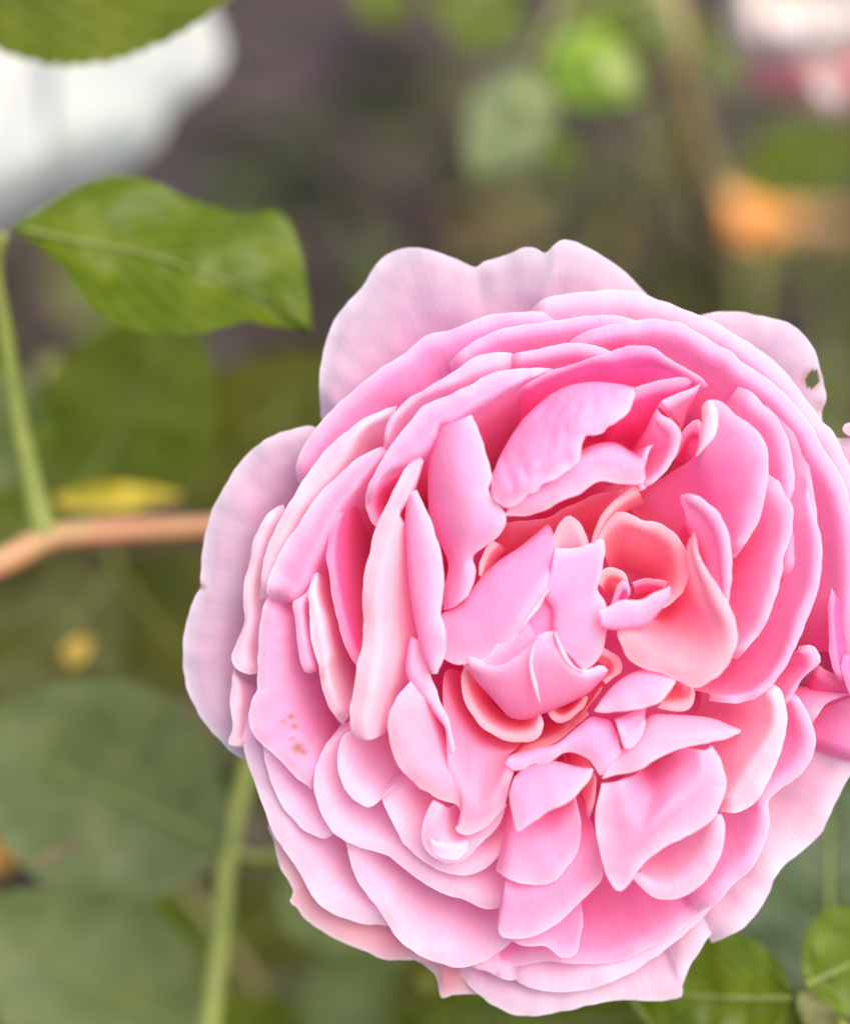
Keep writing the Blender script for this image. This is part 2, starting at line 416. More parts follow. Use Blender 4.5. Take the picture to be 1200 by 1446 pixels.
# small cupped petals that hold the heart on the right
r = [(960, 698), (974, 697), (989, 702), (1007, 716), (1020, 731), (1028, 750), (1032, 779), (1033, 809), (1031, 838), (1029, 868)]
petal([(r, 40), ([(961, 708), (973, 710), (985, 716), (998, 730), (1009, 746), (1015, 764), (1018, 788), (1019, 812), (1020, 838), (1022, 866)], 34), ([(968, 732), (976, 736), (983, 744), (989, 756), (995, 770), (1000, 788), (1004, 808), (1008, 826), (1012, 845), (1016, 866)], 4), ([(960, 760), (964, 766), (968, 772), (972, 782), (976, 794), (980, 806), (984, 818), (988, 830), (994, 845), (1000, 860)], -60)], 'mid', wav=1.5)
r = [(842, 757), (851, 742), (862, 729), (872, 723), (883, 724), (896, 729), (909, 735), (924, 737), (937, 742), (953, 753), (963, 766), (970, 781), (973, 802), (970, 822), (963, 838), (950, 851), (938, 858)]
petal([(r, 14), ([(849, 768), (858, 754), (868, 745), (877, 741), (887, 742), (899, 746), (911, 751), (923, 755), (933, 761), (944, 771), (950, 782), (954, 796), (955, 810), (952, 824), (946, 836), (937, 846), (928, 852)], 2), ([(856, 790), (864, 779), (873, 773), (882, 770), (891, 771), (900, 774), (909, 779), (917, 785), (923, 791), (928, 798), (931, 806), (932, 814), (931, 822), (928, 830), (924, 837), (918, 843), (912, 847)], -30), ([(866, 815), (872, 808), (878, 804), (884, 802), (890, 803), (896, 805), (900, 808), (904, 812), (906, 816), (907, 820), (907, 824), (906, 828), (904, 832), (902, 836), (899, 839), (896, 842), (892, 844)], -75)], 'pch', root=0, wav=1.5)
petal([([(842, 822), (848, 808), (860, 801), (876, 804), (884, 812), (888, 826)], -8), ([(850, 830), (854, 822), (862, 817), (872, 819), (878, 826), (880, 834)], -28), ([(856, 840), (860, 838), (864, 836), (868, 838), (870, 840), (872, 844)], -80)], 'pch', root=0, wav=1)
petal([([(893, 822), (906, 817), (922, 817), (940, 821), (948, 831), (944, 842)], 2), ([(896, 832), (906, 828), (920, 828), (932, 831), (938, 836), (936, 844)], -24), ([(896, 846), (904, 844), (912, 844), (920, 845), (926, 847), (928, 850)], -75)], 'hot', root=0, wav=1)
r = [(871, 884), (873, 900), (880, 917), (890, 933), (910, 945), (933, 951), (960, 963), (982, 971), (1007, 960), (1027, 940), (1038, 917), (1042, 893), (1033, 862), (1014, 829), (1000, 807), (989, 787), (983, 763), (979, 750)]
c = [(886, 882), (890, 893), (897, 905), (908, 917), (924, 926), (944, 934), (965, 942), (982, 943), (1000, 935), (1013, 920), (1021, 903), (1021, 884), (1010, 860), (997, 833), (987, 810), (981, 790), (979, 768), (978, 755)]
d = [(904, 876), (908, 884), (914, 892), (922, 899), (934, 905), (948, 909), (962, 912), (974, 910), (984, 902), (990, 891), (992, 878), (989, 862), (983, 842), (978, 822), (974, 806), (972, 790), (972, 774), (974, 760)]
petal([(r, [34, 36, 38, 44, 52, 56, 50]), (c, [42, 48, 52, 54, 52, 50, 46]), (d, [30, 36, 38, 34, 26, 26, 38]), ([(922, 868), (930, 872), (940, 873), (950, 868), (957, 858), (961, 846), (962, 830), (962, 814), (963, 796), (966, 780), (970, 765)], -12), ([(925, 850), (932, 850), (940, 848), (946, 843), (950, 835), (952, 825), (953, 815), (954, 800), (956, 790), (960, 775), (964, 768)], -80)], 'pch', root=0, wav=1.5, rim_roll=3)
# two little vivid curls in the hollow
petal([([(862, 856), (866, 842), (872, 829), (880, 819), (888, 828), (889, 840)], 18), ([(868, 858), (872, 848), (876, 840), (881, 835), (885, 840), (886, 848)], 14), ([(872, 862), (876, 858), (878, 854), (880, 852), (882, 854), (884, 858)], -40)], 'vivid', root=0, wav=0.5)
petal([([(846, 862), (860, 856), (879, 847), (903, 847), (920, 839), (947, 828)], [40, 46, 44]), ([(848, 872), (862, 868), (880, 862), (903, 858), (922, 852), (946, 837)], 52), ([(850, 886), (862, 889), (883, 889), (911, 883), (931, 864), (946, 844)], 50), ([(850, 884), (864, 885), (883, 884), (909, 878), (928, 862), (942, 846)], 30)], 'lil', root=0, wav=1)

# ---- upper left of the heart
# broad crumpled petal folded over the heart
rim = [(694, 693), (702, 706), (718, 716), (745, 698), (785, 672), (815, 655), (820, 636), (828, 617), (848, 613), (872, 595), (889, 576), (895, 549)]
mid = [(694, 684), (703, 686), (718, 682), (742, 664), (770, 640), (795, 620), (808, 604), (820, 590), (840, 580), (862, 568), (880, 558), (896, 548)]
cre = [(694, 672), (705, 648), (718, 625), (735, 600), (752, 582), (770, 566), (786, 555), (806, 546), (832, 541), (856, 541), (878, 543), (896, 547)]
petal([(rim, [40, 44, 50, 56, 50, 40]), (mid, [44, 54, 62, 62, 52, 40]), (cre, [34, 34, 36, 38, 36, 34]), ([(x + 4, y + 5) for x, y in cre], 10), ([(x + 16, y + 22) for x, y in cre], -60)], 'lil', root=0, wav=4, rim_roll=3, crumple=7, rough=3.0, res=4.5)
petal([([(712, 728), (735, 729), (753, 727), (775, 718), (793, 707), (820, 697), (843, 680), (870, 682), (898, 684), (912, 676)], [28, 32, 34, 30, 26]), ([(722, 712), (745, 710), (765, 703), (785, 690), (803, 678), (824, 664), (846, 655), (868, 656), (890, 660), (910, 660)], 44), ([(730, 700), (752, 690), (772, 678), (790, 664), (808, 650), (828, 637), (850, 630), (872, 632), (893, 644), (914, 648)], 34), ([(735, 690), (757, 680), (777, 668), (795, 654), (812, 640), (830, 630), (850, 624), (870, 624), (892, 636), (914, 642)], -40)], 'lil', root=0, wav=3)
petal([([(912, 690), (906, 670), (912, 650), (918, 634), (922, 628)], 34), ([(902, 694), (898, 675), (902, 655), (908, 640), (914, 630)], 26), ([(880, 700), (880, 680), (886, 660), (894, 645), (900, 635)], -20)], 'mid', root=0, wav=1)
# apricot wall of the hollow behind the heart
petal([([(706, 740), (735, 735), (765, 733), (800, 716), (830, 702), (858, 694), (890, 690), (902, 696)], -8), ([(704, 756), (732, 752), (764, 742), (798, 726), (826, 716), (852, 710), (876, 706), (890, 708)], -60), ([(700, 790), (730, 775), (765, 756), (798, 745), (822, 742), (842, 740), (858, 740), (868, 745)], -85)], 'pch', root=1)
petal([([(897, 684), (880, 697), (862, 712), (848, 730), (838, 752), (835, 765)], 8), ([(905, 700), (888, 708), (870, 720), (856, 735), (846, 752), (842, 765)], 18), ([(910, 712), (892, 718), (878, 728), (866, 740), (856, 756), (850, 768)], -50)], 'pch', root=0, wav=2)
petal([([(697, 764), (690, 770), (683, 780), (677, 795), (676, 812)], 16), ([(705, 768), (698, 776), (690, 786), (684, 800), (680, 815)], 10), ([(715, 775), (708, 783), (700, 793), (694, 804), (690, 816)], -40)], 'pch', root=0, wav=1)
# tall petal standing left of it
a = [(622, 602), (613, 626), (607, 652), (606, 690), (608, 722), (614, 748), (624, 770), (633, 793), (632, 812), (627, 830), (626, 862)]
b = [(645, 594), (640, 622), (640, 655), (645, 690), (652, 720), (657, 745), (655, 765), (651, 785), (650, 805), (648, 828), (642, 857)]
d = [(666, 585), (676, 608), (684, 632), (692, 660), (694, 675), (689, 693), (704, 711), (713, 728), (713, 744), (700, 759), (683, 773), (667, 786), (671, 806), (668, 824), (660, 842)]
petal([(d, [16, 30, 40, 46, 44, 40, 36]), (b, [26, 36, 40, 38, 30, 28, 26]), (a, [10, 10, 8, 4, 0, 4, 8]), ([(x + 6, y) for x, y in a], -50), ([(x + 30, y + 10) for x, y in a], -130)], 'lil', root=0, wav=2, along=True)
# narrow blade in front of the gap
a = [(588, 692), (600, 716), (613, 747), (622, 780), (627, 820), (625, 847), (622, 868), (629, 890), (629, 920), (618, 951)]
b = [(580, 695), (586, 720), (594, 750), (600, 785), (604, 820), (606, 850), (606, 872), (610, 895), (613, 922), (613, 952)]
d = [(574, 700), (572, 730), (573, 760), (575, 790), (578, 825), (582, 855), (587, 883), (592, 908), (598, 930), (608, 951)]
petal([(a, [10, 24, 34, 36, 30]), (b, [20, 34, 42, 44, 34]), (d, [8, 20, 28, 30, 26]), ([(x + 8, y) for x, y in d], -50)], 'lil', root=0, wav=1.5, rim_roll=2, along=True)
# round-shouldered petal, cream knob on top
a = [(594, 645), (576, 656), (558, 687), (544, 717), (531, 743), (522, 780), (513, 817), (511, 849), (513, 878), (510, 915), (503, 945), (499, 975), (494, 1005), (496, 1030), (506, 1043)]
b = [(596, 648), (580, 672), (566, 702), (556, 730), (551, 760), (546, 795), (538, 835), (537, 868), (540, 898), (540, 930), (535, 962), (528, 990), (522, 1015), (520, 1034), (522, 1045)]
d = [(598, 651), (586, 687), (575, 708), (564, 726), (571, 740), (571, 752), (572, 790), (577, 830), (586, 868), (596, 905), (592, 935), (578, 960), (564, 978), (553, 1015), (540, 1038)]
petal([(a, [-6, 0, 4, 6, 8, 10]), (b, [10, 22, 28, 30, 38, 40, 30]), (d, [8, 16, 10, -2, -14, -10, 4]), ([(x + 6, y) for x, y in d], -70), ([(x + 30, y) for x, y in d], -130)], 'cream', root=0, wav=3, rim_roll=4, along=True)

# ---- left side: folded blades
r = [(475, 726), (468, 740), (463, 765), (461, 791), (465, 815), (469, 843), (476, 874), (485, 907), (494, 928), (506, 944)]
petal([(r, -12), ([(486, 722), (479, 742), (474, 767), (473, 792), (476, 815), (481, 842), (488, 870), (496, 898), (504, 920), (514, 938)], -8), ([(505, 715), (500, 742), (497, 768), (498, 792), (500, 815), (504, 840), (510, 865), (516, 890), (522, 910), (528, 928)], -45), ([(540, 715), (535, 742), (533, 768), (534, 792), (536, 815), (540, 838), (544, 860), (548, 880), (552, 900), (556, 918)], -120)], 'hot', wav=1.5, root=0, along=True)
r = [(560, 573), (545, 577), (533, 583), (510, 593), (490, 608), (470, 625), (453, 643), (427, 680), (405, 717), (386, 752), (376, 780), (370, 806), (366, 848)]
c = [(558, 584), (544, 588), (530, 594), (516, 602), (505, 615), (490, 642), (475, 664), (455, 690), (430, 718), (412, 748), (398, 776), (383, 808), (374, 846)]
petal([(r, [-40, -42, -44, -46, -48]), (c, [-30, -28, -30, -32, -34]), (off(c, .06), -62), (off(c, .2), -115)], 'cream', rim_roll=2)
r = [(548, 628), (524, 637), (500, 650), (487, 663), (461, 685), (442, 708), (422, 739), (403, 767), (386, 801), (376, 836), (386, 848)]
c = [(548, 634), (526, 660), (506, 686), (490, 706), (474, 730), (463, 752), (451, 780), (440, 801), (431, 827), (412, 847), (396, 850)]
petal([(r, [-24, -24, -26, -28, -26]), ([(0.5 * (p[0] + q[0]), 0.5 * (p[1] + q[1])) for p, q in zip(r, c)], -12), (c, -8), (off(c, .05), -45), (off(c, .18), -110)], 'lil', rim_roll=2)
r = [(400, 712), (380, 723), (368, 741), (357, 767), (352, 795), (346, 817), (344, 849), (346, 876), (338, 898), (329, 920), (328, 936), (335, 946), (349, 952), (366, 950)]
c = [(404, 720), (390, 732), (379, 750), (369, 774), (363, 800), (358, 822), (356, 850), (358, 876), (354, 896), (350, 912), (350, 926), (353, 934), (359, 938), (368, 940)]
petal([(r, [-60, -62, -62, -58, -64]), (c, -52), (off(c, .07), -80), (off(c, .2), -120)], 'cream', rim_roll=2)
r = [(330, 940), (327, 955), (325, 985), (326, 1005), (328, 1030), (322, 1050), (345, 1056)]
petal([(r, [-75, -70, -68, -75]), ([(336, 952), (338, 968), (340, 990), (338, 1010), (340, 1030), (338, 1045), (352, 1050)], -68), ([(360, 965), (362, 975), (362, 992), (362, 1010), (362, 1028), (362, 1040), (366, 1046)], -95)], 'cream')
# lilac + cream twin lips
r = [(446, 808), (434, 834), (418, 846), (413, 853), (417, 885), (422, 918), (428, 946), (438, 952)]
petal([(r, -22), ([(452, 812), (442, 836), (432, 848), (428, 858), (431, 886), (436, 912), (441, 936), (446, 948)], -14), ([(464, 820), (456, 838), (448, 850), (444, 864), (446, 888), (450, 910), (454, 930), (456, 944)], -60)], 'lil', wav=1)
r = [(440, 812), (436, 832), (436, 852), (438, 885), (442, 911), (447, 930), (451, 952), (455, 973), (467, 1004), (484, 1023)]
c = [(448, 808), (446, 830), (449, 853), (455, 874), (459, 900), (464, 925), (463, 945), (470, 972), (481, 998), (493, 1012)]
petal([(r, [-14, -10, -10, -14]), (c, [-6, -2, -2, -8]), ([(456, 812), (455, 832), (459, 853), (466, 874), (471, 900), (476, 925), (478, 945), (486, 970), (494, 990), (500, 1004)], -26), ([(480, 812), (482, 832), (486, 853), (492, 874), (497, 900), (502, 920), (506, 940), (510, 960), (514, 978), (518, 990)], -85)], 'cream', wav=1.5, res=4.0, stains=[(454, 955, 7, 0.4), (457, 945, 4, 0.3)])
# the big blotched petal on the lower left
r = [(388, 842), (374, 849), (366, 893), (364, 943), (363, 972), (355, 990), (352, 1015), (357, 1037), (370, 1052), (392, 1070), (415, 1095), (440, 1115)]
c = [(398, 848), (390, 862), (386, 898), (380, 940), (378, 972), (374, 992), (374, 1014), (380, 1032), (392, 1046), (412, 1064), (432, 1084), (450, 1100)]
blotched = petal([(r, [-40, -44, -46, -48, -44, -40]), (c, [-30, -32, -34, -34, -34, -30]), ([(412, 855), (414, 880), (412, 910), (412, 945), (414, 975), (416, 995), (420, 1012), (426, 1028), (436, 1042), (448, 1056), (460, 1072), (470, 1086)], -42), ([(440, 860), (445, 885), (448, 915), (452, 948), (458, 975), (464, 995), (470, 1010), (476, 1024), (484, 1036), (492, 1048), (500, 1060), (508, 1070)], -80)], 'lil', rim_roll=2, res=3.5, stains=[(421, 1056, 9, 0.85), (428, 1062, 6, 0.8), (411, 1012, 5, 0.8), (416, 1026, 5, 0.8), (400, 1019, 4, 0.7), (412, 1044, 5, 0.5)])

# ---- lower ring: shingled petals whose inner face looks up
r = [(345, 1010), (341, 1027), (343, 1050), (353, 1087), (367, 1127), (380, 1163), (392, 1188), (417, 1222), (432, 1250), (450, 1277), (475, 1293), (505, 1303), (542, 1308), (570, 1310)]
petal([(r, [-66, -68, -70, -72, -74]), (off(r, .06), -72), (off(r, .16), -96), (off(r, .34), -140)], 'blush', deepen=1.0)
r = [(362, 1030), (372, 1058), (378, 1090), (390, 1122), (408, 1152), (432, 1174), (458, 1184), (484, 1172)]
petal([(r, -56), (off(r, .05), -60), (off(r, .14), -80), (off(r, .34), -120)], 'blush', deepen=1.0)
r = [(480, 1180), (489, 1193), (494, 1212), (500, 1234), (515, 1260), (532, 1280), (550, 1308), (566, 1330), (590, 1348), (618, 1360), (645, 1367), (672, 1362), (700, 1348), (722, 1330), (735, 1310)]
petal([(r, [-44, -46, -52, -58, -54]), (off(r, .06), -54), (off(r, .17), -80), (off(r, .34), -120)], 'blush', deepen=1.0)
r = [(484, 1022), (464, 1045), (450, 1072), (443, 1098), (446, 1128), (458, 1158), (478, 1183), (512, 1198), (550, 1211), (583, 1236), (617, 1259), (650, 1270), (688, 1284), (712, 1277), (735, 1255)]
petal([(r, [-26, -30, -34, -34, -30]), (off(r, .06), -34), (off(r, .18), -58), (off(r, .36), -100)], 'blush', deepen=1.0)
r = [(500, 1028), (484, 1040), (478, 1058), (477, 1082), (483, 1108), (498, 1128), (518, 1140), (535, 1132), (544, 1114)]
petal([(r, -12), (off(r, .05), -14), (off(r, .14), -32), (off(r, .3), -80)], 'blush', wav=2, deepen=1.2)
r = [(536, 1118), (548, 1150), (566, 1185), (592, 1212), (625, 1232), (660, 1236), (692, 1222), (712, 1195), (722, 1165)]
petal([(r, -12), (off(r, .06), -14), (off(r, .16), -26), (off(r, .3), -75)], 'blush', wav=2, deepen=1.2)
# lower right outer petals
r = [(640, 1362), (655, 1384), (672, 1402), (690, 1416), (712, 1428), (735, 1435), (765, 1434), (800, 1428), (834, 1420), (867, 1414), (900, 1413), (930, 1414), (961, 1408), (965, 1390), (974, 1366), (985, 1348), (1000, 1325), (1015, 1306)]
petal([(r, [-92, -96, -98, -96, -90, -86]), (off(r, .05), -94), (off(r, .14), -112), (off(r, .34), -150)], 'blush', wav=4, deepen=1.0)
r = [(715, 1378), (740, 1392), (770, 1400), (805, 1402), (840, 1395), (872, 1384), (905, 1366), (935, 1345), (960, 1325), (985, 1302), (1012, 1275), (1032, 1250)]
petal([(r, -74), (off(r, .05), -76), (off(r, .16), -100), (off(r, .36), -140)], 'blush', wav=4, deepen=1.0)
r = [(1005, 1332), (1030, 1322), (1052, 1308), (1072, 1285), (1085, 1262), (1094, 1240), (1112, 1218), (1135, 1200), (1158, 1178), (1172, 1150), (1185, 1122), (1202, 1090), (1216, 1050), (1222, 1000)]
petal([(r, [-92, -90, -86, -82]), (off(r, .05), -86), (off(r, .14), -104), (off(r, .34), -145)], 'blush', wav=4, deepen=1.0)
r = [(640, 1340), (668, 1362), (700, 1372), (735, 1364), (770, 1358), (810, 1362), (850, 1362), (885, 1354), (915, 1340), (945, 1324), (972, 1302), (1000, 1282), (1022, 1262)]
petal([(r, -62), (off(r, .05), -66), (off(r, .18), -90), (off(r, .4), -130)], 'mid', wav=3)
r = [(596, 1345), (618, 1352), (642, 1358), (666, 1366), (690, 1374), (712, 1384), (730, 1384)]
petal([(r, -66), (off(r, .04), -63), (off(r, .12), -80), (off(r, .3), -120)], 'blush', wav=2, deepen=1.0, stains=[(668, 1364, 5, 0.35), (702, 1378, 5, 0.4)], res=4.0)
r = [(1110, 975), (1126, 984), (1139, 1004), (1151, 1037), (1150, 1061), (1137, 1086), (1113, 1107), (1090, 1124), (1084, 1140), (1087, 1162), (1079, 1192), (1062, 1226), (1036, 1249), (1014, 1274), (985, 1290)]
petal([(r, [-34, -36, -34, -30, -36, -44]), (off(r, .05), -34), (off(r, .15), -58), (off(r, .36), -100)], 'mid', wav=2)
r = [(1080, 965), (1096, 969), (1107, 987), (1111, 1021), (1103, 1061), (1086, 1101), (1069, 1131), (1042, 1148), (1016, 1147)]
c = [(1072, 975), (1084, 984), (1090, 1002), (1088, 1028), (1074, 1054), (1056, 1080), (1042, 1104), (1030, 1124), (1018, 1136)]
petal([(r, [-14, -10, -6, 0, 6]), ([(0.5 * (p[0] + q[0]), 0.5 * (p[1] + q[1])) for p, q in zip(r, c)], 4), (c, 4), (off(c, .1), -28), (off(c, .3), -80)], 'cream', wav=1.5)
# far right frills
petal([([(1210, 596), (1194, 599), (1189, 606), (1196, 614), (1210, 616)], -84), ([(1212, 600), (1202, 603), (1199, 607), (1203, 611), (1212, 612)], -78), ([(1220, 604), (1212, 606), (1211, 607), (1213, 609), (1220, 610)], -95)], 'pch', wav=0.5)
r = [(1128, 912), (1148, 912), (1159, 932), (1152, 942), (1134, 958), (1116, 988), (1106, 1000)]
petal([(r, -22), ([(1120, 922), (1134, 924), (1140, 938), (1134, 950), (1120, 966), (1106, 990), (1100, 1000)], -20), (off([(1120, 922), (1134, 924), (1140, 938), (1134, 950), (1120, 966), (1106, 990), (1100, 1000)], .12), -60)], 'mid', wav=1)
r = [(1150, 935), (1170, 948), (1195, 960), (1230, 960)]
petal([(r, -38), ([(1145, 955), (1165, 968), (1190, 978), (1225, 980)], -44), ([(1120, 990), (1140, 1000), (1165, 1008), (1200, 1010)], -80)], 'hot', wav=2)
r = [(1145, 1030), (1155, 1008), (1172, 991), (1200, 982), (1235, 985), (1252, 1030), (1240, 1090)]
petal([(r, -46), (off(r, .04), -46), (off(r, .15), -60), (off(r, .35), -110)], 'mid', wav=2)
petal([([(1174, 830), (1169, 861), (1170, 900), (1172, 930), (1184, 962)], -26), ([(1180, 840), (1177, 866), (1180, 905), (1184, 935), (1192, 965)], -14), ([(1186, 850), (1188, 870), (1192, 905), (1196, 935), (1200, 965)], -50)], 'vivid', wav=1)
petal([([(1190, 925), (1188, 945), (1194, 965), (1202, 985)], -20), ([(1200, 922), (1200, 945), (1206, 962), (1212, 980)], -12), ([(1220, 925), (1222, 945), (1224, 962), (1226, 980)], -50)], 'vivid', wav=1)

# ---- below the heart
r = [(655, 940), (651, 962), (656, 988), (668, 1013), (687, 1032), (714, 1046), (742, 1048), (760, 1041), (768, 1024), (764, 1008)]
petal([(r, 8), ([(664, 945), (662, 965), (667, 986), (678, 1006), (694, 1022), (714, 1032), (736, 1034), (750, 1028), (757, 1016), (756, 1005)], -2), ([(685, 955), (686, 968), (690, 982), (698, 995), (708, 1005), (720, 1012), (732, 1013), (740, 1009), (744, 1003), (745, 996)], -50)], 'pch', root=0, wav=1.5)
r = [(580, 898), (575, 925), (574, 950), (585, 972), (603, 992), (618, 1014), (629, 1031), (635, 1068)]
petal([([(590, 905), (596, 925), (604, 945), (612, 965), (620, 985), (628, 1005), (636, 1025), (642, 1060)], 14), (r, 20), ([(x + 4, y) for x, y in r], -30)], 'lil', root=0, wav=1, rim_roll=1)
a = [(580, 962), (566, 976), (555, 995), (548, 1018), (550, 1047), (562, 1079), (582, 1103), (604, 1120), (622, 1130), (641, 1136)]
b = [(588, 972), (580, 986), (574, 1006), (573, 1028), (578, 1052), (590, 1076), (606, 1094), (622, 1106), (636, 1112), (648, 1114)]
d = [(600, 985), (604, 996), (608, 1012), (614, 1030), (620, 1046), (628, 1062), (638, 1076), (646, 1086), (652, 1092), (658, 1096)]
petal([(a, [6, 10, 12, 8, 6]), (b, [28, 32, 36, 30, 22]), (d, [22, 20, 18, 16, 12]), ([(x + 14, y - 6) for x, y in d], -50)], 'pale', root=0, wav=1.5, rim_roll=4)
a = [(640, 1066), (632, 1090), (628, 1112), (636, 1130), (648, 1142), (650, 1160), (644, 1174), (662, 1180), (690, 1165), (710, 1140), (718, 1115), (726, 1090)]
b = [(628, 1020), (632, 1046), (640, 1068), (648, 1086), (656, 1104), (664, 1120), (672, 1130), (682, 1130), (694, 1118), (704, 1102), (712, 1084), (718, 1068)]
d = [(628, 950), (634, 970), (640, 990), (648, 1008), (658, 1024), (668, 1038), (680, 1048), (692, 1052), (704, 1056), (714, 1058), (722, 1058), (730, 1056)]
petal([(a, [14, 12, 18, 20, 24, 28]), (b, [20, 22, 24, 28, 28]), (d, [-10, -12, -10, -8, -4]), ([(660, 950), (664, 965), (668, 978), (674, 992), (682, 1005), (692, 1016), (702, 1024), (712, 1028), (722, 1032), (730, 1034), (738, 1034), (746, 1032)], -80)], 'pale', root=0, wav=3)
a = [(612, 1130), (598, 1160), (594, 1182), (603, 1203), (621, 1216), (641, 1220), (661, 1210), (679, 1192), (702, 1168), (716, 1136)]
b = [(624, 1136), (618, 1158), (616, 1174), (622, 1190), (634, 1198), (648, 1196), (662, 1188), (676, 1174), (692, 1154), (706, 1130)]
petal([(a, [2, 6, 10, 12, 10]), (b, [22, 22, 18, 18, 20]), ([(636, 1140), (636, 1154), (638, 1164), (642, 1172), (648, 1174), (656, 1172), (664, 1166), (672, 1156), (684, 1142), (696, 1122)], 4), (off([(646, 1140), (646, 1150), (648, 1156), (650, 1162), (655, 1163), (660, 1162), (666, 1156), (674, 1148), (684, 1136), (694, 1118)], .1), -50)], 'pale', root=0, wav=3, rim_roll=4)
petal([([(606, 1192), (614, 1206), (627, 1213), (644, 1214), (660, 1204)], 16), ([(608, 1184), (619, 1190), (632, 1193), (648, 1193), (660, 1188)], 21), ([(612, 1179), (622, 1182), (634, 1184), (648, 1184), (660, 1181)], 8)], 'blush', root=0, wav=2)
# small bright petal with a creamy back
a = [(718, 1122), (724, 1152), (729, 1173), (737, 1173), (769, 1149), (803, 1132), (829, 1106), (838, 1088)]
b = [(724, 1104), (735, 1124), (745, 1138), (756, 1140), (776, 1126), (798, 1112), (818, 1098), (836, 1086)]
d = [(728, 1096), (738, 1087), (752, 1082), (765, 1078), (778, 1076), (795, 1079), (815, 1083), (836, 1086)]
petal([(a, [44, 50, 54, 52, 40]), (b, [50, 60, 62, 56, 42]), (d, [40, 46, 44, 40]), ([(x, y + 8) for x, y in d], 5)], 'lil', root=0, wav=1.5)
# ruffle that reaches from the heart
a = [(714, 1078), (728, 1088), (752, 1080), (776, 1076), (800, 1062), (822, 1066), (838, 1080), (850, 1096), (866, 1078), (876, 1062)]
b = [(718, 1072), (735, 1072), (757, 1064), (780, 1058), (802, 1048), (822, 1046), (840, 1052), (852, 1062), (864, 1058), (874, 1050)]
d = [(722, 1066), (738, 1062), (760, 1056), (786, 1050), (809, 1032), (822, 1022), (834, 1014), (848, 1016), (862, 1021), (872, 1040)]
petal([(a, [28, 30, 26, 30, 36, 40]), (b, [38, 40, 44, 48, 48]), (d, [24, 26, 30, 32, 34]), ([(x + 2, y + 6) for x, y in d], -40)], 'lil', root=0, wav=1.5)
petal([([(874, 1036), (878, 1050), (885, 1058), (898, 1051), (908, 1036), (912, 1020)], [48, 54, 52]), ([(872, 1026), (880, 1034), (887, 1038), (896, 1034), (904, 1024), (910, 1012)], 58), ([(868, 1016), (880, 1012), (890, 1008), (898, 1004), (906, 1001), (912, 1000)], 40), ([(868, 1020), (880, 1016), (890, 1012), (898, 1008), (906, 1005), (912, 1004)], 0)], 'lil', root=0, wav=0.8)
a = [(838, 1004), (858, 1006), (880, 1004), (910, 999), (934, 990), (948, 973), (955, 960)]
b = [(842, 1000), (858, 992), (876, 984), (898, 976), (918, 970), (935, 964), (950, 958)]
d = [(848, 990), (858, 977), (870, 965), (888, 953), (910, 946), (932, 949), (948, 955)]
petal([(a, [44, 50, 48, 42]), (b, [52, 58, 56, 46]), (d, [40, 40, 38, 38]), ([(x + 2, y + 8) for x, y in d], -10)], 'lil', root=0, wav=1)
petal([([(928, 1000), (945, 1003), (965, 1004), (976, 998), (981, 982), (978, 968)], 14), ([(935, 990), (948, 990), (960, 988), (968, 984), (972, 976), (970, 966)], 12), ([(940, 975), (948, 972), (956, 970), (960, 968), (962, 965), (962, 960)], -40)], 'pch', root=0, wav=1)
# long petal lying across
a = [(850, 1100), (867, 1095), (901, 1088), (934, 1068), (961, 1057), (1002, 1049), (1035, 1041), (1046, 1032)]
b = [(860, 1080), (878, 1072), (905, 1058), (936, 1042), (965, 1036), (1000, 1034), (1028, 1032), (1044, 1031)]
d = [(872, 1060), (888, 1052), (904, 1034), (918, 1012), (951, 1010), (1002, 1014), (1032, 1025), (1045, 1031)]
petal([(a, [44, 48, 44, 40, 36]), (b, [50, 54, 48, 40]), (d, [36, 34, 28, 34]), ([(x, y + 10) for x, y in d], -30)], 'pale', root=0, wav=1.5)
# large tongue below it
a = [(850, 1106), (841, 1158), (847, 1202), (857, 1238), (869, 1256), (878, 1259), (890, 1246), (902, 1228), (915, 1214), (941, 1195), (975, 1178), (1002, 1161), (1018, 1134), (1025, 1104), (1018, 1074), (1004, 1054)]
b = [(866, 1105), (862, 1145), (866, 1180), (873, 1208), (882, 1220), (890, 1218), (900, 1206), (912, 1192), (928, 1178), (948, 1164), (970, 1150), (988, 1134), (1000, 1114), (1004, 1092), (1002, 1074), (996, 1060)]
d = [(882, 1100), (886, 1125), (893, 1145), (901, 1158), (909, 1162), (917, 1158), (926, 1150), (936, 1140), (946, 1130), (958, 1120), (970, 1110), (979, 1100), (984, 1090), (985, 1078), (984, 1068), (982, 1058)]
petal([(a, [44, 38, 40, 44, 40, 36, 40, 36]), (b, [46, 46, 50, 52, 50, 46, 46, 40]), (d, [44, 50, 54, 54, 50, 46, 40]), ([(900, 1092), (905, 1100), (910, 1106), (916, 1110), (922, 1110), (928, 1106), (934, 1100), (940, 1094), (946, 1088), (950, 1082), (955, 1076), (958, 1070), (960, 1066), (962, 1062), (964, 1058), (966, 1054)], 20), ([(905, 1070), (908, 1074), (912, 1078), (916, 1080), (922, 1080), (928, 1078), (934, 1074), (940, 1070), (946, 1066), (950, 1062), (955, 1058), (958, 1054), (960, 1050), (962, 1046), (964, 1044), (966, 1040)], -40)], 'pale', root=0, wav=2)
a = [(892, 1240), (911, 1259), (932, 1271), (958, 1269), (988, 1252), (1008, 1226), (1022, 1195), (1024, 1168), (1018, 1150)]
b = [(900, 1232), (916, 1244), (934, 1250), (953, 1246), (974, 1232), (990, 1212), (1000, 1190), (1006, 1168), (1008, 1150)]
d = [(904, 1228), (918, 1230), (932, 1230), (946, 1224), (958, 1212), (968, 1200), (976, 1186), (984, 1170), (990, 1150)]
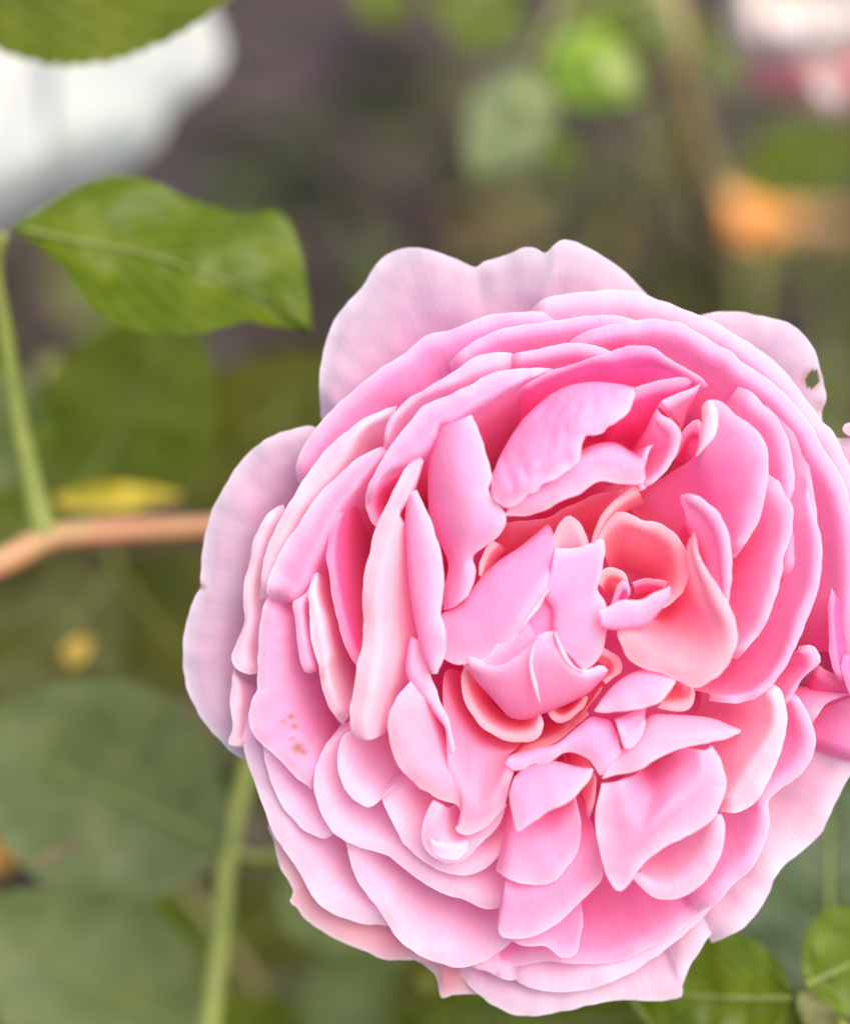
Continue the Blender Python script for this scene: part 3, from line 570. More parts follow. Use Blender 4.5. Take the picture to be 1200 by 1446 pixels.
petal([(a, [18, 16, 16, 20, 24]), (b, [24, 26, 26, 28, 26]), (d, [12, 10, 8, 8, 10]), (off(d, .15), -30), (off(d, .4), -70)], 'pale', root=0, wav=1.5)
# hanging lilac petals under the heart
r = [(704, 1290), (703, 1302), (706, 1321), (719, 1326), (752, 1323), (789, 1303), (819, 1273), (836, 1258), (851, 1238), (848, 1205), (838, 1178)]
petal([(r, [0, 2, 2, 0]), (off(r, .07), 8), (off(r, .2), 6), (off(r, .4), -40)], 'lil', wav=2)
r = [(700, 1230), (722, 1244), (750, 1250), (780, 1246), (803, 1222), (818, 1196), (820, 1164), (816, 1140)]
petal([(r, 14), (off(r, .08), 18), (off(r, .24), 10), (off(r, .42), -40)], 'lil', wav=2)
r = [(716, 1322), (724, 1330), (744, 1337), (770, 1336), (790, 1352), (810, 1350), (819, 1330), (823, 1303), (820, 1270)]
petal([(r, -14), (off(r, .05), -12), (off(r, .2), -20), (off(r, .42), -70)], 'mid', wav=2)
r = [(830, 1160), (838, 1140), (842, 1110), (838, 1092), (820, 1100), (802, 1128), (788, 1142)]
petal([(r, 20), (off(r, .06), 16), (off(r, .2), -30)], 'pch', wav=1)

# ---- the heart: a button of petals closed over each other
def dome(x, y, top=44, a=125, b=150, cx=755, cyy=880):
    return top - 22 * (((x - cx) / a) ** 2 + ((y - cyy) / b) ** 2)
def dpetal(rows, lift, tone='lil', wav=2.0, sink=30):
    rr = []
    for i, (pts, dh) in enumerate(rows):
        rr.append((pts, [dome(x, y) + lift + dh for x, y in pts]))
    last = rows[-1][0]
    rr.append(([(x + (755 - x) * 0.05, y + (880 - y) * 0.05) for x, y in last], [dome(x, y) + lift - sink for x, y in last]))
    rr.append(([(x + (755 - x) * 0.2, y + (880 - y) * 0.2) for x, y in last], [dome(x, y) + lift - sink * 2.6 for x, y in last]))
    return petal(rr, tone, root=0, wav=wav, rim_roll=0, flat=1.0)
dpetal([([(648, 866), (640, 890), (642, 915), (652, 936), (668, 955), (690, 975)], -2), ([(690, 820), (682, 860), (682, 900), (690, 935), (705, 960), (722, 985)], 0), ([(735, 785), (730, 840), (730, 895), (735, 935), (745, 965), (755, 992)], 0),
        ([(785, 775), (782, 830), (782, 885), (785, 930), (790, 960), (795, 982)], 0), ([(832, 785), (835, 830), (838, 870), (838, 905), (835, 935), (830, 965)], -2)], -8, 'lil', wav=2)
# peak behind
dpetal([([(779, 762), (788, 742), (800, 729), (814, 734), (826, 752), (832, 772)], 0), ([(784, 775), (794, 760), (803, 752), (812, 755), (822, 768), (828, 782)], 2), ([(790, 790), (798, 784), (804, 782), (812, 784), (818, 790), (824, 798)], -10)], -12, 'pch', wav=1)
# back left
dpetal([([(782, 820), (764, 850), (748, 872), (732, 894), (712, 922), (690, 934), (662, 936), (643, 939), (627, 930)], 3), ([(774, 800), (752, 826), (734, 846), (714, 868), (696, 886), (678, 900), (658, 908), (640, 914), (627, 908)], 3),
        ([(784, 772), (780, 754), (772, 744), (760, 754), (733, 777), (700, 800), (674, 826), (650, 856), (624, 868)], -4)], -2, 'lil')
# right half, from the upper corner round to the cheek
dpetal([([(784, 774), (804, 775), (828, 770), (850, 760), (854, 782), (848, 812), (843, 832), (854, 850), (859, 874), (855, 900), (847, 928), (824, 948)], -4), ([(780, 796), (796, 800), (814, 800), (828, 798), (832, 814), (830, 832), (830, 846), (837, 860), (838, 880), (834, 900), (827, 918), (812, 934)], 2),
        ([(776, 820), (788, 826), (800, 830), (808, 834), (810, 842), (810, 850), (811, 858), (814, 868), (814, 880), (811, 894), (806, 908), (798, 920)], 4), ([(770, 842), (774, 848), (778, 854), (781, 860), (782, 866), (782, 872), (782, 878), (782, 884), (782, 890), (780, 898), (778, 906), (776, 914)], 1)], 1, 'lil', sink=12)
# lower left cheek, under the front bowl
dpetal([([(742, 872), (722, 886), (705, 905), (692, 922), (678, 934), (664, 940)], 1), ([(752, 890), (738, 902), (722, 916), (708, 928), (692, 940), (676, 948)], 4), ([(762, 908), (750, 918), (736, 930), (720, 942), (704, 952), (690, 960)], 0)], 0, 'lil', sink=12)
# front bowl
dpetal([([(663, 926), (682, 932), (700, 934), (722, 927), (740, 916), (753, 902), (766, 894), (784, 892), (794, 912), (804, 934), (822, 947), (848, 940), (858, 946)], 0), ([(662, 936), (680, 946), (700, 952), (722, 950), (742, 946), (755, 940), (770, 938), (784, 938), (797, 946), (810, 954), (826, 957), (844, 954), (857, 950)], 5),
        ([(661, 948), (674, 964), (688, 978), (706, 997), (720, 1010), (740, 1013), (767, 1005), (786, 998), (800, 993), (818, 985), (833, 977), (846, 964), (856, 954)], -6)], 0, 'lil', sink=36)
# pale creased margins
for pts in ([(776, 828), (764, 848), (748, 870), (732, 892)], [(766, 896), (756, 908), (749, 932), (753, 960), (762, 992)], [(783, 893), (790, 912), (800, 932), (812, 944), (824, 948)]):
    q = spline(np.array(pts, float), 14)
    n = len(q)
    t = np.gradient(q, axis=0); t /= np.linalg.norm(t, axis=1)[:, None]
    nrm = np.stack([-t[:, 1], t[:, 0]], 1)
    prof = np.sin(np.linspace(0, math.pi, n)) ** 0.7
    L_ = [tuple(p) for p in q - nrm * (3.0 * prof + 0.3)[:, None]]
    R_ = [tuple(p) for p in q + nrm * (3.0 * prof + 0.3)[:, None]]
    M_ = [tuple(p) for p in q]
    hh = lambda P, d: [dome(x, y) + 10 + d for x, y in P]
    petal([(L_, hh(L_, -6)), (M_, hh(M_, 1)), (R_, hh(R_, -6))], 'white', root=0, wav=0.3, rim_roll=0, name="petal_edge", flat=1.0)
# small petals under the button on the right
petal([([(846, 915), (858, 918), (872, 926), (878, 938), (876, 950), (866, 958), (856, 966)], 12), ([(842, 925), (852, 928), (862, 934), (866, 942), (864, 950), (858, 956), (850, 960)], 8), ([(835, 930), (842, 933), (848, 937), (850, 942), (850, 946), (846, 950), (842, 952)], -40)], 'pch', root=0, wav=1)
petal([([(774, 1008), (780, 1018), (792, 1022), (808, 1014), (822, 1002), (832, 985)], -4), ([(780, 1002), (786, 1008), (795, 1010), (806, 1004), (816, 994), (824, 982)], -8), ([(786, 995), (792, 998), (798, 998), (804, 994), (810, 988), (815, 980)], -60)], 'pch', root=0, wav=1)
petal([([(812, 1020), (822, 1008), (834, 994), (846, 980), (852, 968)], -8), ([(808, 1024), (816, 1014), (828, 1000), (838, 985), (845, 972)], -20), ([(800, 1024), (808, 1014), (818, 1000), (828, 985), (835, 972)], -70)], 'pch', root=0, wav=1)
petal([([(715, 1078), (735, 1066), (765, 1056), (790, 1046), (810, 1028), (832, 1008)], -20), ([(722, 1066), (740, 1054), (765, 1044), (788, 1032), (806, 1016), (826, 1000)], -45), ([(735, 1040), (750, 1032), (768, 1024), (785, 1012), (800, 998), (815, 985)], -90)], 'pch', root=0, wav=1)

# the bowl that all petals grow from
ring = lambda rad: [(CX + rad * math.cos(w), CY + rad * 1.05 * math.sin(w)) for w in np.linspace(0, 2 * math.pi, 25)]
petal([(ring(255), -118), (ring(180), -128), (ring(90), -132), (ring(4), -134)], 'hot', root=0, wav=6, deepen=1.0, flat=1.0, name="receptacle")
# ------------------------------------------------------------------ calyx and stem of the bloom
def plain_material(name, color, rough=0.6, transl=0.0, noise_scale=300.0, dark=0.6, bump=0.0):
    m, nt, out = new_mat(name)
    L = nt.links.new
    geo = N(nt, 'ShaderNodeTexCoord')
    tx = N(nt, 'ShaderNodeTexNoise'); L(geo.outputs['Object'], tx.inputs[0])
    tx.inputs['Scale'].default_value = noise_scale; tx.inputs['Detail'].default_value = 5
    col = ramp(nt, tx.outputs[0], [(0.3, tuple(c * dark for c in color)), (0.7, color)])
    pr = N(nt, 'ShaderNodeBsdfPrincipled'); L(col, pr.inputs['Base Color'])
    pr.inputs['Roughness'].default_value = rough
    pr.inputs['Specular IOR Level'].default_value = 0.3
    if bump:
        bp = N(nt, 'ShaderNodeBump'); bp.inputs['Strength'].default_value = bump; bp.inputs['Distance'].default_value = 0.002
        L(tx.outputs[0], bp.inputs['Height']); L(bp.outputs[0], pr.inputs['Normal'])
    sh = pr.outputs[0]
    if transl:
        tr = N(nt, 'ShaderNodeBsdfTranslucent'); L(col, tr.inputs[0])
        mx = N(nt, 'ShaderNodeMixShader'); mx.inputs[0].default_value = transl
        L(pr.outputs[0], mx.inputs[1]); L(tr.outputs[0], mx.inputs[2]); sh = mx.outputs[0]
    L(sh, out.inputs[0])
    return m

def stem_material(name, top, under):
    """rose cane bark: reddish or green skin, blotched along its length"""
    m, nt, out = new_mat(name)
    L = nt.links.new
    geo = N(nt, 'ShaderNodeTexCoord')
    tx = N(nt, 'ShaderNodeTexNoise'); L(geo.outputs['Object'], tx.inputs[0])
    tx.inputs['Scale'].default_value = 90; tx.inputs['Detail'].default_value = 4
    col = ramp(nt, tx.outputs[0], [(0.35, under), (0.65, top)])
    pr = N(nt, 'ShaderNodeBsdfPrincipled'); L(col, pr.inputs['Base Color'])
    pr.inputs['Roughness'].default_value = 0.5
    L(pr.outputs[0], out.inputs[0])
    return m

def leaf_material():
    """leaf blade: the object colour with paler net veins, darker between, light shining through"""
    m, nt, out = new_mat("leaf_blade")
    L = nt.links.new
    info = N(nt, 'ShaderNodeObjectInfo')
    uv = N(nt, 'ShaderNodeUVMap', uv_map="UVMap")
    sep = N(nt, 'ShaderNodeSeparateXYZ'); L(uv.outputs[0], sep.inputs[0])
    ab = N(nt, 'ShaderNodeMath', operation='ABSOLUTE'); L(sep.outputs[0], ab.inputs[0])
    ma = N(nt, 'ShaderNodeMath', operation='MULTIPLY_ADD'); L(ab.outputs[0], ma.inputs[0]); ma.inputs[1].default_value = -0.42; L(sep.outputs[1], ma.inputs[2])
    mu = N(nt, 'ShaderNodeMath', operation='MULTIPLY'); L(ma.outputs[0], mu.inputs[0]); mu.inputs[1].default_value = 9.0
    fr = N(nt, 'ShaderNodeMath', operation='PINGPONG'); L(mu.outputs[0], fr.inputs[0]); fr.inputs[1].default_value = 0.5
    vein = ramp(nt, fr.outputs[0], [(0.0, (0.24,) * 3), (0.10, (0.08,) * 3), (0.22, (0.0,) * 3)])
    geo = N(nt, 'ShaderNodeTexCoord')
    tx = N(nt, 'ShaderNodeTexNoise'); L(geo.outputs['Object'], tx.inputs[0]); tx.inputs['Scale'].default_value = 110; tx.inputs['Detail'].default_value = 4
    base = mixc(nt, 'MULTIPLY', 1.0, info.outputs['Color'], ramp(nt, tx.outputs[0], [(0.3, (0.62, 0.72, 0.6)), (0.7, (1.15, 1.08, 1.1))]))
    pale = mixc(nt, 'MIX', 0.5, info.outputs['Color'], (0.30, 0.36, 0.16))
    base = mixc(nt, 'MIX', vein, base, pale)
    bp = N(nt, 'ShaderNodeBump'); bp.inputs['Strength'].default_value = 0.18; bp.inputs['Distance'].default_value = 0.0003; bp.invert = True
    L(vein, bp.inputs['Height'])
    pr = N(nt, 'ShaderNodeBsdfPrincipled'); L(base, pr.inputs['Base Color']); L(bp.outputs[0], pr.inputs['Normal'])
    pr.inputs['Roughness'].default_value = 0.42
    pr.inputs['Specular IOR Level'].default_value = 0.3
    tr = N(nt, 'ShaderNodeBsdfTranslucent')
    L(mixc(nt, 'MULTIPLY', 1.0, base, (1.7, 1.45, 0.35)), tr.inputs[0])
    mx = N(nt, 'ShaderNodeMixShader'); mx.inputs[0].default_value = 0.42
    L(pr.outputs[0], mx.inputs[1]); L(tr.outputs[0], mx.inputs[2]); L(mx.outputs[0], out.inputs[0])
    return m

LEAF = leaf_material()
GREEN_STEM = stem_material("green_cane", (0.30, 0.31, 0.05), (0.20, 0.24, 0.04))
RED_STEM = stem_material("red_cane", (0.52, 0.22, 0.10), (0.42, 0.28, 0.10))
TAN_STEM = stem_material("tan_cane", (0.36, 0.28, 0.10), (0.26, 0.17, 0.08))
RIB = plain_material("leaf_rib", (0.22, 0.26, 0.06), 0.5, 0.2, dark=0.85)

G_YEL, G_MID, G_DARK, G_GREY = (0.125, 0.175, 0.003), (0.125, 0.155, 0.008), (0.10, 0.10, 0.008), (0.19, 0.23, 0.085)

def leaf(parent, base, tip, d0, d1, width, color, bow=0.0, fold=0.10, cup=0.0, serr=0.03, teeth=19, curl=0.0, nt_=64, ns=13, rib=True, seed=None):
    """a toothed rose leaflet between two photo pixels at distances d0 (base) and d1 (tip); width in photo pixels"""
    sd_ = random.random() * 100 if seed is None else seed
    bx, by = base; tx_, ty = tip
    ax = np.array([tx_ - bx, ty - by], float); ln = np.linalg.norm(ax); ax /= ln
    nm = np.array([-ax[1], ax[0]])
    W = np.zeros((nt_, ns, 3)); UV = np.zeros((nt_, ns, 2))
    rib_pts = []
    for j in range(nt_):
        t = j / (nt_ - 1)
        sh = (math.sin(math.pi * min(t, 1) ** 0.82) ** 0.8) if 0 < t < 1 else 0.0
        tooth = 1 + serr * (((t * teeth) % 1.0) - 0.5) * 2 * (1 if 0.06 < t < 0.97 else 0)
        hw = max(width * 0.5 * sh * tooth, 0.6)
        cx_, cy_ = np.array([bx, by]) + ax * ln * t + nm * bow * math.sin(math.pi * t)
        dm = d0 + (d1 - d0) * t + curl * t ** 3
        for i in range(ns):
            s = -1 + 2 * i / (ns - 1)
            x = cx_ + nm[0] * hw * s
            y = cy_ + nm[1] * hw * s
            d = dm - fold * abs(s) * hw * S * 2 + cup * s * s * hw * S * 2
            d += noise.noise(Vector((t * 3.1, s * 1.3, sd_))) * 0.0016 + noise.noise(Vector((t * 9, s * 3, sd_ + 7))) * 0.0007
            W[j, i] = p3(x, y, d)
            UV[j, i] = (s, t)
        rib_pts.append(p3(cx_, cy_, dm + noise.noise(Vector((t * 3.1, 0, sd_))) * 0.0016 + noise.noise(Vector((t * 9, 0, sd_ + 7))) * 0.0007))
    W -= np.array(parent.location)
    o = link("leaf", grid_mesh("leaf", W, UV), None, LEAF)
    o.parent = parent
    k = 1 + random.uniform(-0.06, 0.06)
    o.color = (color[0] * k, color[1] * k, color[2] * k, 1)
    if rib:
        rp = [q - parent.location for q in rib_pts[::4]]
        sc = width / 220.0
        rb = link("midrib", tube_mesh("midrib", rp, np.linspace(0.0006 * sc + 0.0002, 0.0001, len(rp)), 6), None, RIB)
        rb.parent = o
    return o

def traced_leaf(parent, top, mid, bot, d, tilt, color):
    """a leaf blade lofted through its upper margin, midrib and lower margin (photo pixels), tilted in depth"""
    n = 60
    A = np.array([spline(np.array(q, float), n) for q in (top, mid, bot)])
    W = np.zeros((n, 17, 3)); UV = np.zeros((n, 17, 2)); rp = []
    for j in range(n):
        t = j / (n - 1)
        for i in range(17):
            s = -1 + i / 8
            side = A[0, j] if s < 0 else A[2, j]
            f = abs(s)
            x, y = A[1, j] * (1 - f) + side * f
            e = math.sin(math.pi * t)
            if f == 1: y += (((t * 22) % 1.0) - 0.5) * 3.5 * e * s
            dd = d + (tilt[0] if s < 0 else tilt[1]) * f ** (1.4 if s < 0 else 2.2) * e - 0.008 * t + noise.noise(Vector((t * 5, s * 1.6, 3.3))) * 0.003 + noise.noise(Vector((t * 14, s * 4, 8.3))) * 0.0009
            W[j, i] = p3(x, y, dd); UV[j, i] = (s, t)
        rp.append(W[j, 8].copy())
    W -= np.array(parent.location)
    o = link("leaf", grid_mesh("leaf", W, UV), None, LEAF); o.parent = parent
    o.color = (*color, 1)
    q = [tuple(v - np.array(parent.location)) for v in rp[::4]]
    rb = link("midrib", tube_mesh("midrib", q, np.linspace(0.0007, 0.0001, len(q)), 6), None, RIB); rb.parent = o
    return o

def stem(parent, pts, radii, mat, name="stem"):
    """pts: (px, py, distance) control points; radii in photo pixels at each end"""
    q = spline(np.array([tuple(p3(*p)) for p in pts]), max(10, 5 * len(pts))) - np.array(parent.location)
    rr = np.interp(np.linspace(0, 1, len(q)), np.linspace(0, 1, len(radii)), radii) * S
    rr = rr * (1 + 0.06 * np.array([noise.noise(Vector((i * 0.7, 3.1, radii[0]))) for i in range(len(q))]))
    o = link(name, tube_mesh(name, [tuple(v) for v in q], rr, 12), None, mat)
    o.parent = parent
    return o

# cup and stem that carry the bloom
q = [(CX, CY, 0.326), (CX - 4, CY + 4, 0.336), (CX - 8, CY + 8, 0.346), (CX - 12, CY + 12, 0.358), (CX - 14, CY + 16, 0.366)]
stem(bloom, q, [40, 118, 95, 60, 26], GREEN_STEM, "calyx_cup")
def ground_point(x, y):
    """where the line of sight through a photo pixel meets the ground"""
    v = p3(x, y, 1.0) - CAM
    return CAM + v * (-CAM.z / v.z)
base_pt = Vector((0.10, 0.20, 0.0))
c0 = p3(CX - 12, CY + 14, 0.362)
pts = spline(np.array([tuple(c0), tuple(c0 + VD * 0.03 + Vector((0, 0, -0.03))), (0.05, 0.12, 0.38), tuple(base_pt + Vector((0.01, 0, 0.15))), tuple(base_pt - Vector((0, 0, 0.01)))]), 26) - np.array(bloom.location)
o = link("stem", tube_mesh("stem", [tuple(v) for v in pts], np.linspace(0.0024, 0.0042, len(pts)), 12), None, GREEN_STEM); o.parent = bloom
for k in range(5):
    w = 2 * math.pi * k / 5 + 0.4
    b0 = (CX - 8 + 60 * math.cos(w), CY + 8 + 60 * math.sin(w)); b1 = (CX - 8 + 300 * math.cos(w), CY + 8 + 300 * math.sin(w))
    s_ = leaf(bloom, b0, b1, 0.345, 0.352, 80, G_MID, serr=0.0, nt_=20, ns=5, rib=False)
    s_.name = "sepal"

# ------------------------------------------------------------------ branches and leaves round the bloom
# the forked cane that passes behind the bloom
br = empty("rose_branch", p3(0, 800, 0.375))
tag(br, "forked reddish rose cane with a bright lime toothed leaf, passing behind the pink bloom", "branch", "leafy rose branches")
stem(br, [(-160, 850, 0.37), (0, 795, 0.372), (70, 760, 0.374), (150, 752, 0.375), (290, 745, 0.378), (420, 740, 0.385), (560, 790, 0.40)], [28, 27, 26, 24, 24, 23], RED_STEM)
stem(br, [(66, 758, 0.374), (50, 700, 0.373), (26, 590, 0.370), (8, 470, 0.366), (-4, 380, 0.362), (6, 330, 0.358)], [26, 19, 16, 14, 10, 7], GREEN_STEM, "side_stem")
traced_leaf(br, [(14, 318), (60, 292), (110, 262), (160, 247), (205, 252), (250, 272), (300, 292), (345, 301), (388, 296), (410, 315), (426, 360), (435, 410), (441, 468)],
            [(16, 320), (80, 334), (140, 345), (200, 357), (250, 372), (300, 388), (345, 404), (385, 426), (420, 455), (440, 469)],
            [(18, 324), (50, 345), (85, 375), (108, 405), (125, 430), (150, 452), (190, 468), (240, 474), (285, 470), (320, 462), (350, 454), (372, 459), (400, 462), (438, 470)], 0.356, (0.006, -0.017), G_YEL)
leaf(br, (40, 640), (88, 580), 0.372, 0.375, 24, G_YEL, serr=0.0, rib=False, nt_=20, ns=5)
leaf(br, (8, 470), (-60, 500), 0.366, 0.370, 90, G_YEL, serr=0.03)

# leaf hanging in from above
br = empty("rose_branch", p3(-170, -60, 0.37))
tag(br, "broad smooth green leaf overhanging the white blossom, its cane out of sight", "branch", "leafy rose branches")
stem(br, [(-330, -70, 0.39), (-230, -60, 0.38), (-120, -40, 0.372)], [16, 12, 9], GREEN_STEM)
leaf(br, (-130, -50), (400, -75), 0.372, 0.360, 270, G_MID, bow=18, fold=0.05)

# dark leaves behind the cane
br = empty("rose_branch", p3(100, 720, 0.46))
tag(br, "shaded dark green leaves behind the forked reddish cane", "branch", "leafy rose branches")
stem(br, [(120, 1050, 0.52), (150, 880, 0.49), (160, 790, 0.475), (110, 700, 0.465)], [18, 16, 14, 10], GREEN_STEM)
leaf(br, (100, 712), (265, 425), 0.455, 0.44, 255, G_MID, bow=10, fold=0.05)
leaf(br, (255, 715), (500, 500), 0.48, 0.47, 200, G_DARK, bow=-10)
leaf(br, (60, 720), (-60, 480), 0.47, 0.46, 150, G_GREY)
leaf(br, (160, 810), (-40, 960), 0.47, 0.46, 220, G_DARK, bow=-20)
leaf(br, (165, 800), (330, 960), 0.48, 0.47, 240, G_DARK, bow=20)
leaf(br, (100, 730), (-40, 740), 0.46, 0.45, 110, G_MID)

# large leaf lower left on a green petiole
br = empty("rose_branch", p3(320, 1205, 0.405))
tag(br, "pair of large grey-green leaves on an upright green petiole below the reddish cane", "branch", "leafy rose branches")
stem(br, [(395, 960, 0.43), (352, 1080, 0.418), (322, 1205, 0.408), (312, 1320, 0.402), (290, 1500, 0.395), (280, 1620, 0.39)], [16, 17, 18, 19, 21, 22], GREEN_STEM, "petiole")
stem(br, [(322, 1205, 0.408), (360, 1212, 0.412), (420, 1205, 0.42)], [11, 9, 8], GREEN_STEM, "leaf_stalk")
leaf(br, (318, 1200), (-70, 1030), 0.407, 0.392, 318, G_GREY, bow=8, fold=0.08)
leaf(br, (312, 1195), (180, 1260), 0.415, 0.42, 60, G_MID)
leaf(br, (300, 1470), (-60, 1280), 0.41, 0.395, 270, G_GREY, bow=-12, fold=0.08)
leaf(br, (400, 1206), (560, 1330), 0.425, 0.44, 170, G_GREY)

# deeper foliage below the bloom
br = empty("rose_branch", p3(300, 1500, 0.52))
tag(br, "blurred deeper foliage low down behind the upright green petiole", "branch", "leafy rose branches")
stem(br, [(480, 1560, 0.55), (420, 1480, 0.53), (340, 1360, 0.515), (250, 1240, 0.51)], [16, 14, 12, 9], TAN_STEM)
leaf(br, (350, 1370), (140, 1280), 0.52, 0.51, 150, G_MID)
leaf(br, (420, 1450), (620, 1360), 0.50, 0.49, 150, G_GREY)
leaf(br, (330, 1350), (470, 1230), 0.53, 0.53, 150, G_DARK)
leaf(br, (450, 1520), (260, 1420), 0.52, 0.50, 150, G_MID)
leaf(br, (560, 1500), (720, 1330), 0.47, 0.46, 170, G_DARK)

# bright leaflets lower right
br = empty("rose_branch", p3(1128, 1410, 0.338))
tag(br, "bright olive leaflets meeting at a yellowish node beneath the pink bloom", "branch", "leafy rose branches")
stem(br, [(1300, 1560, 0.35), (1215, 1478, 0.342), (1160, 1428, 0.338), (1126, 1408, 0.337)], [12, 12, 14, 9], GREEN_STEM, "petiole")
leaf(br, (1120, 1410), (880, 1398), 0.338, 0.345, 190, G_YEL, bow=-4, fold=0.07)
leaf(br, (1136, 1392), (1290, 1320), 0.336, 0.345, 165, G_YEL, fold=0.06)
leaf(br, (1130, 1420), (1000, 1560), 0.340, 0.35, 160, G_YEL)
leaf(br, (1118, 1430), (560, 1440), 0.362, 0.372, 150, G_MID, bow=-6)
st_ = leaf(br, (1128, 1400), (1190, 1480), 0.335, 0.338, 46, (0.22, 0.22, 0.09), serr=0.0, rib=False, nt_=20, ns=5)
st_.name = "stipule"

br = empty("rose_branch", p3(1165, 1400, 0.37))
tag(br, "broad dull green leaf with a pale upright midrib behind the bright olive leaflets", "branch", "leafy rose branches")
stem(br, [(1190, 1560, 0.365), (1172, 1440, 0.369), (1166, 1390, 0.370)], [12, 10, 9], GREEN_STEM, "petiole")
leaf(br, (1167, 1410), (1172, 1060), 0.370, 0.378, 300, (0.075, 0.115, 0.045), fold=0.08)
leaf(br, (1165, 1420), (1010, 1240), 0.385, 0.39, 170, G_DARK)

# spray of leaves at the top
br = empty("rose_branch", p3(770, 60, 0.56))
tag(br, "spray of small leaves, one glowing yellow-green, above the bloom against dark soil", "branch", "leafy rose branches")
stem(br, [(830, -160, 0.57), (805, -40, 0.565), (775, 40, 0.56), (745, 105, 0.555)], [12, 10, 8, 6], GREEN_STEM)
stem(br, [(790, 20, 0.562), (850, 10, 0.565), (960, -30, 0.57)], [8, 7, 8], GREEN_STEM, "side_stem")
leaf(br, (758, 92), (668, 250), 0.555, 0.545, 122, G_GREY, bow=-6)
leaf(br, (745, 40), (600, -10), 0.56, 0.55, 110, G_MID)
leaf(br, (775, 70), (905, 128), 0.55, 0.56, 112, (0.24, 0.38, 0.03), cup=0.2)
leaf(br, (805, 10), (925, 60), 0.575, 0.58, 90, G_MID)
leaf(br, (860, 0), (960, 70), 0.58, 0.585, 90, G_GREY)
leaf(br, (770, 190), (815, 240), 0.60, 0.60, 44, (0.18, 0.26, 0.02))
leaf(br, (560, -40), (510, 25), 0.56, 0.56, 100, G_MID)
leaf(br, (852, 78), (886, 122), 0.548, 0.548, 40, (0.5, 0.52, 0.2), serr=0.0, rib=False, nt_=16, ns=5)  # pale leaf added for a sunlit tip, highlight put into its colour
leaf(br, (738, 118), (758, 152), 0.545, 0.545, 30, (0.5, 0.5, 0.24), serr=0.0, rib=False, nt_=16, ns=5)  # another cream highlight spot painted as a small pale leaf
stem(br, [(775, 60, 0.56), (772, 130, 0.58), (772, 192, 0.60)], [6, 5, 4], GREEN_STEM, "leaf_stalk")

# the pale cane at upper right, rooted in the ground
g = ground_point(1040, 420)
br = empty("rose_branch", g)
tag(br, "bare tan cane leaning up from the soil below the white and pink blossom", "branch", "leafy rose branches")
tp = p3(925, -40, 0.60); md = p3(965, 150, 0.64); m2 = p3(1012, 330, 0.78)
pts = spline(np.array([tuple(tp), tuple(md), tuple(m2), tuple(g - Vector((0, 0, 0.01)))]), 24) - np.array(br.location)
o = link("stem", tube_mesh("stem", [tuple(v) for v in pts], np.linspace(0.0052, 0.0078, len(pts)), 12), None, TAN_STEM); o.parent = br
leaf(br, (950, 100), (1010, 20), 0.62, 0.63, 90, G_DARK)
leaf(br, (985, 230), (930, 170), 0.68, 0.69, 50, (0.2, 0.22, 0.05))
leaf(br, (1040, 260), (1230, 190), 0.70, 0.69, 110, G_MID)
leaf(br, (1000, 60), (1060, 110), 0.66, 0.67, 80, G_GREY)

# ------------------------------------------------------------------ other blossoms
def far_petal(parent, rows, color, d, name="petal"):
    """rows: pixel polylines with distance offsets (m) from d"""
    A = np.array([spline(np.column_stack([np.asarray(p, float), np.full(len(p), float(h)) if np.isscalar(h) else np.interp(np.linspace(0, 1, len(p)), np.linspace(0, 1, len(h)), h)]), 24) for p, h in rows])
    G = np.stack([spline(A[:, i], 14) for i in range(24)], 1)
    sd_ = random.random() * 50
    W = np.zeros_like(G)
    for j in range(G.shape[0]):
        for i in range(G.shape[1]):
            x, y, h = G[j, i]
            W[j, i] = p3(x, y, d + h + noise.noise(Vector((x * 0.02, y * 0.02, sd_))) * 0.002)
    W -= np.array(parent.location)
    o = link(name, grid_mesh(name, W), None, WPETAL)
    o.parent = parent
    o.color = (*color, 1)
    return o
WPETAL = petal_material("pale_petal_tissue", 0.35, rim=(0.65, 0.63, 0.58), root=(0.85, 0.78, 0.6), inner=(1.0, 1.0, 1.0))

fb = empty("rose_bloom", p3(1130, 60, 0.56))
tag(fb, "white blossom with rosy pink lower petals nodding beside the tan cane", "rose")
WH, PK = (0.72, 0.64, 0.55), (0.84, 0.30, 0.32)
far_petal(fb, [([(1030, -20), (1026, 20), (1035, 60), (1060, 84), (1095, 84), (1120, 60)], 0.0), ([(1055, -30), (1055, 10), (1062, 40), (1078, 52), (1098, 50), (1112, 30)], -0.010), ([(1075, -60), (1080, -30), (1085, -10), (1092, 0), (1100, 0), (1105, -20)], 0.004)], WH, 0.555)
far_petal(fb, [([(1080, 70), (1110, 86), (1150, 82), (1190, 72), (1230, 50), (1240, 0)], -0.004), ([(1085, 30), (1115, 48), (1150, 46), (1182, 36), (1210, 16), (1215, -20)], -0.014), ([(1095, -20), (1120, -10), (1150, -12), (1175, -20), (1190, -30), (1195, -60)], 0.0)], WH, 0.555)
far_petal(fb, [([(1040, 74), (1050, 100), (1062, 128), (1090, 136), (1120, 128), (1140, 100)], 0.012), ([(1055, 60), (1065, 82), (1078, 100), (1095, 104), (1115, 98), (1128, 80)], 0.004), ([(1070, 30), (1080, 50), (1090, 60), (1100, 62), (1110, 58), (1118, 45)], 0.012)], PK, 0.56)
far_petal(fb, [([(1110, 110), (1130, 146), (1165, 164), (1192, 150), (1215, 118), (1235, 80)], 0.010), ([(1118, 90), (1138, 116), (1165, 126), (1188, 116), (1206, 95), (1220, 66)], 0.002), ([(1128, 55), (1145, 75), (1165, 80), (1182, 74), (1195, 60), (1205, 40)], 0.012)], PK, 0.562)
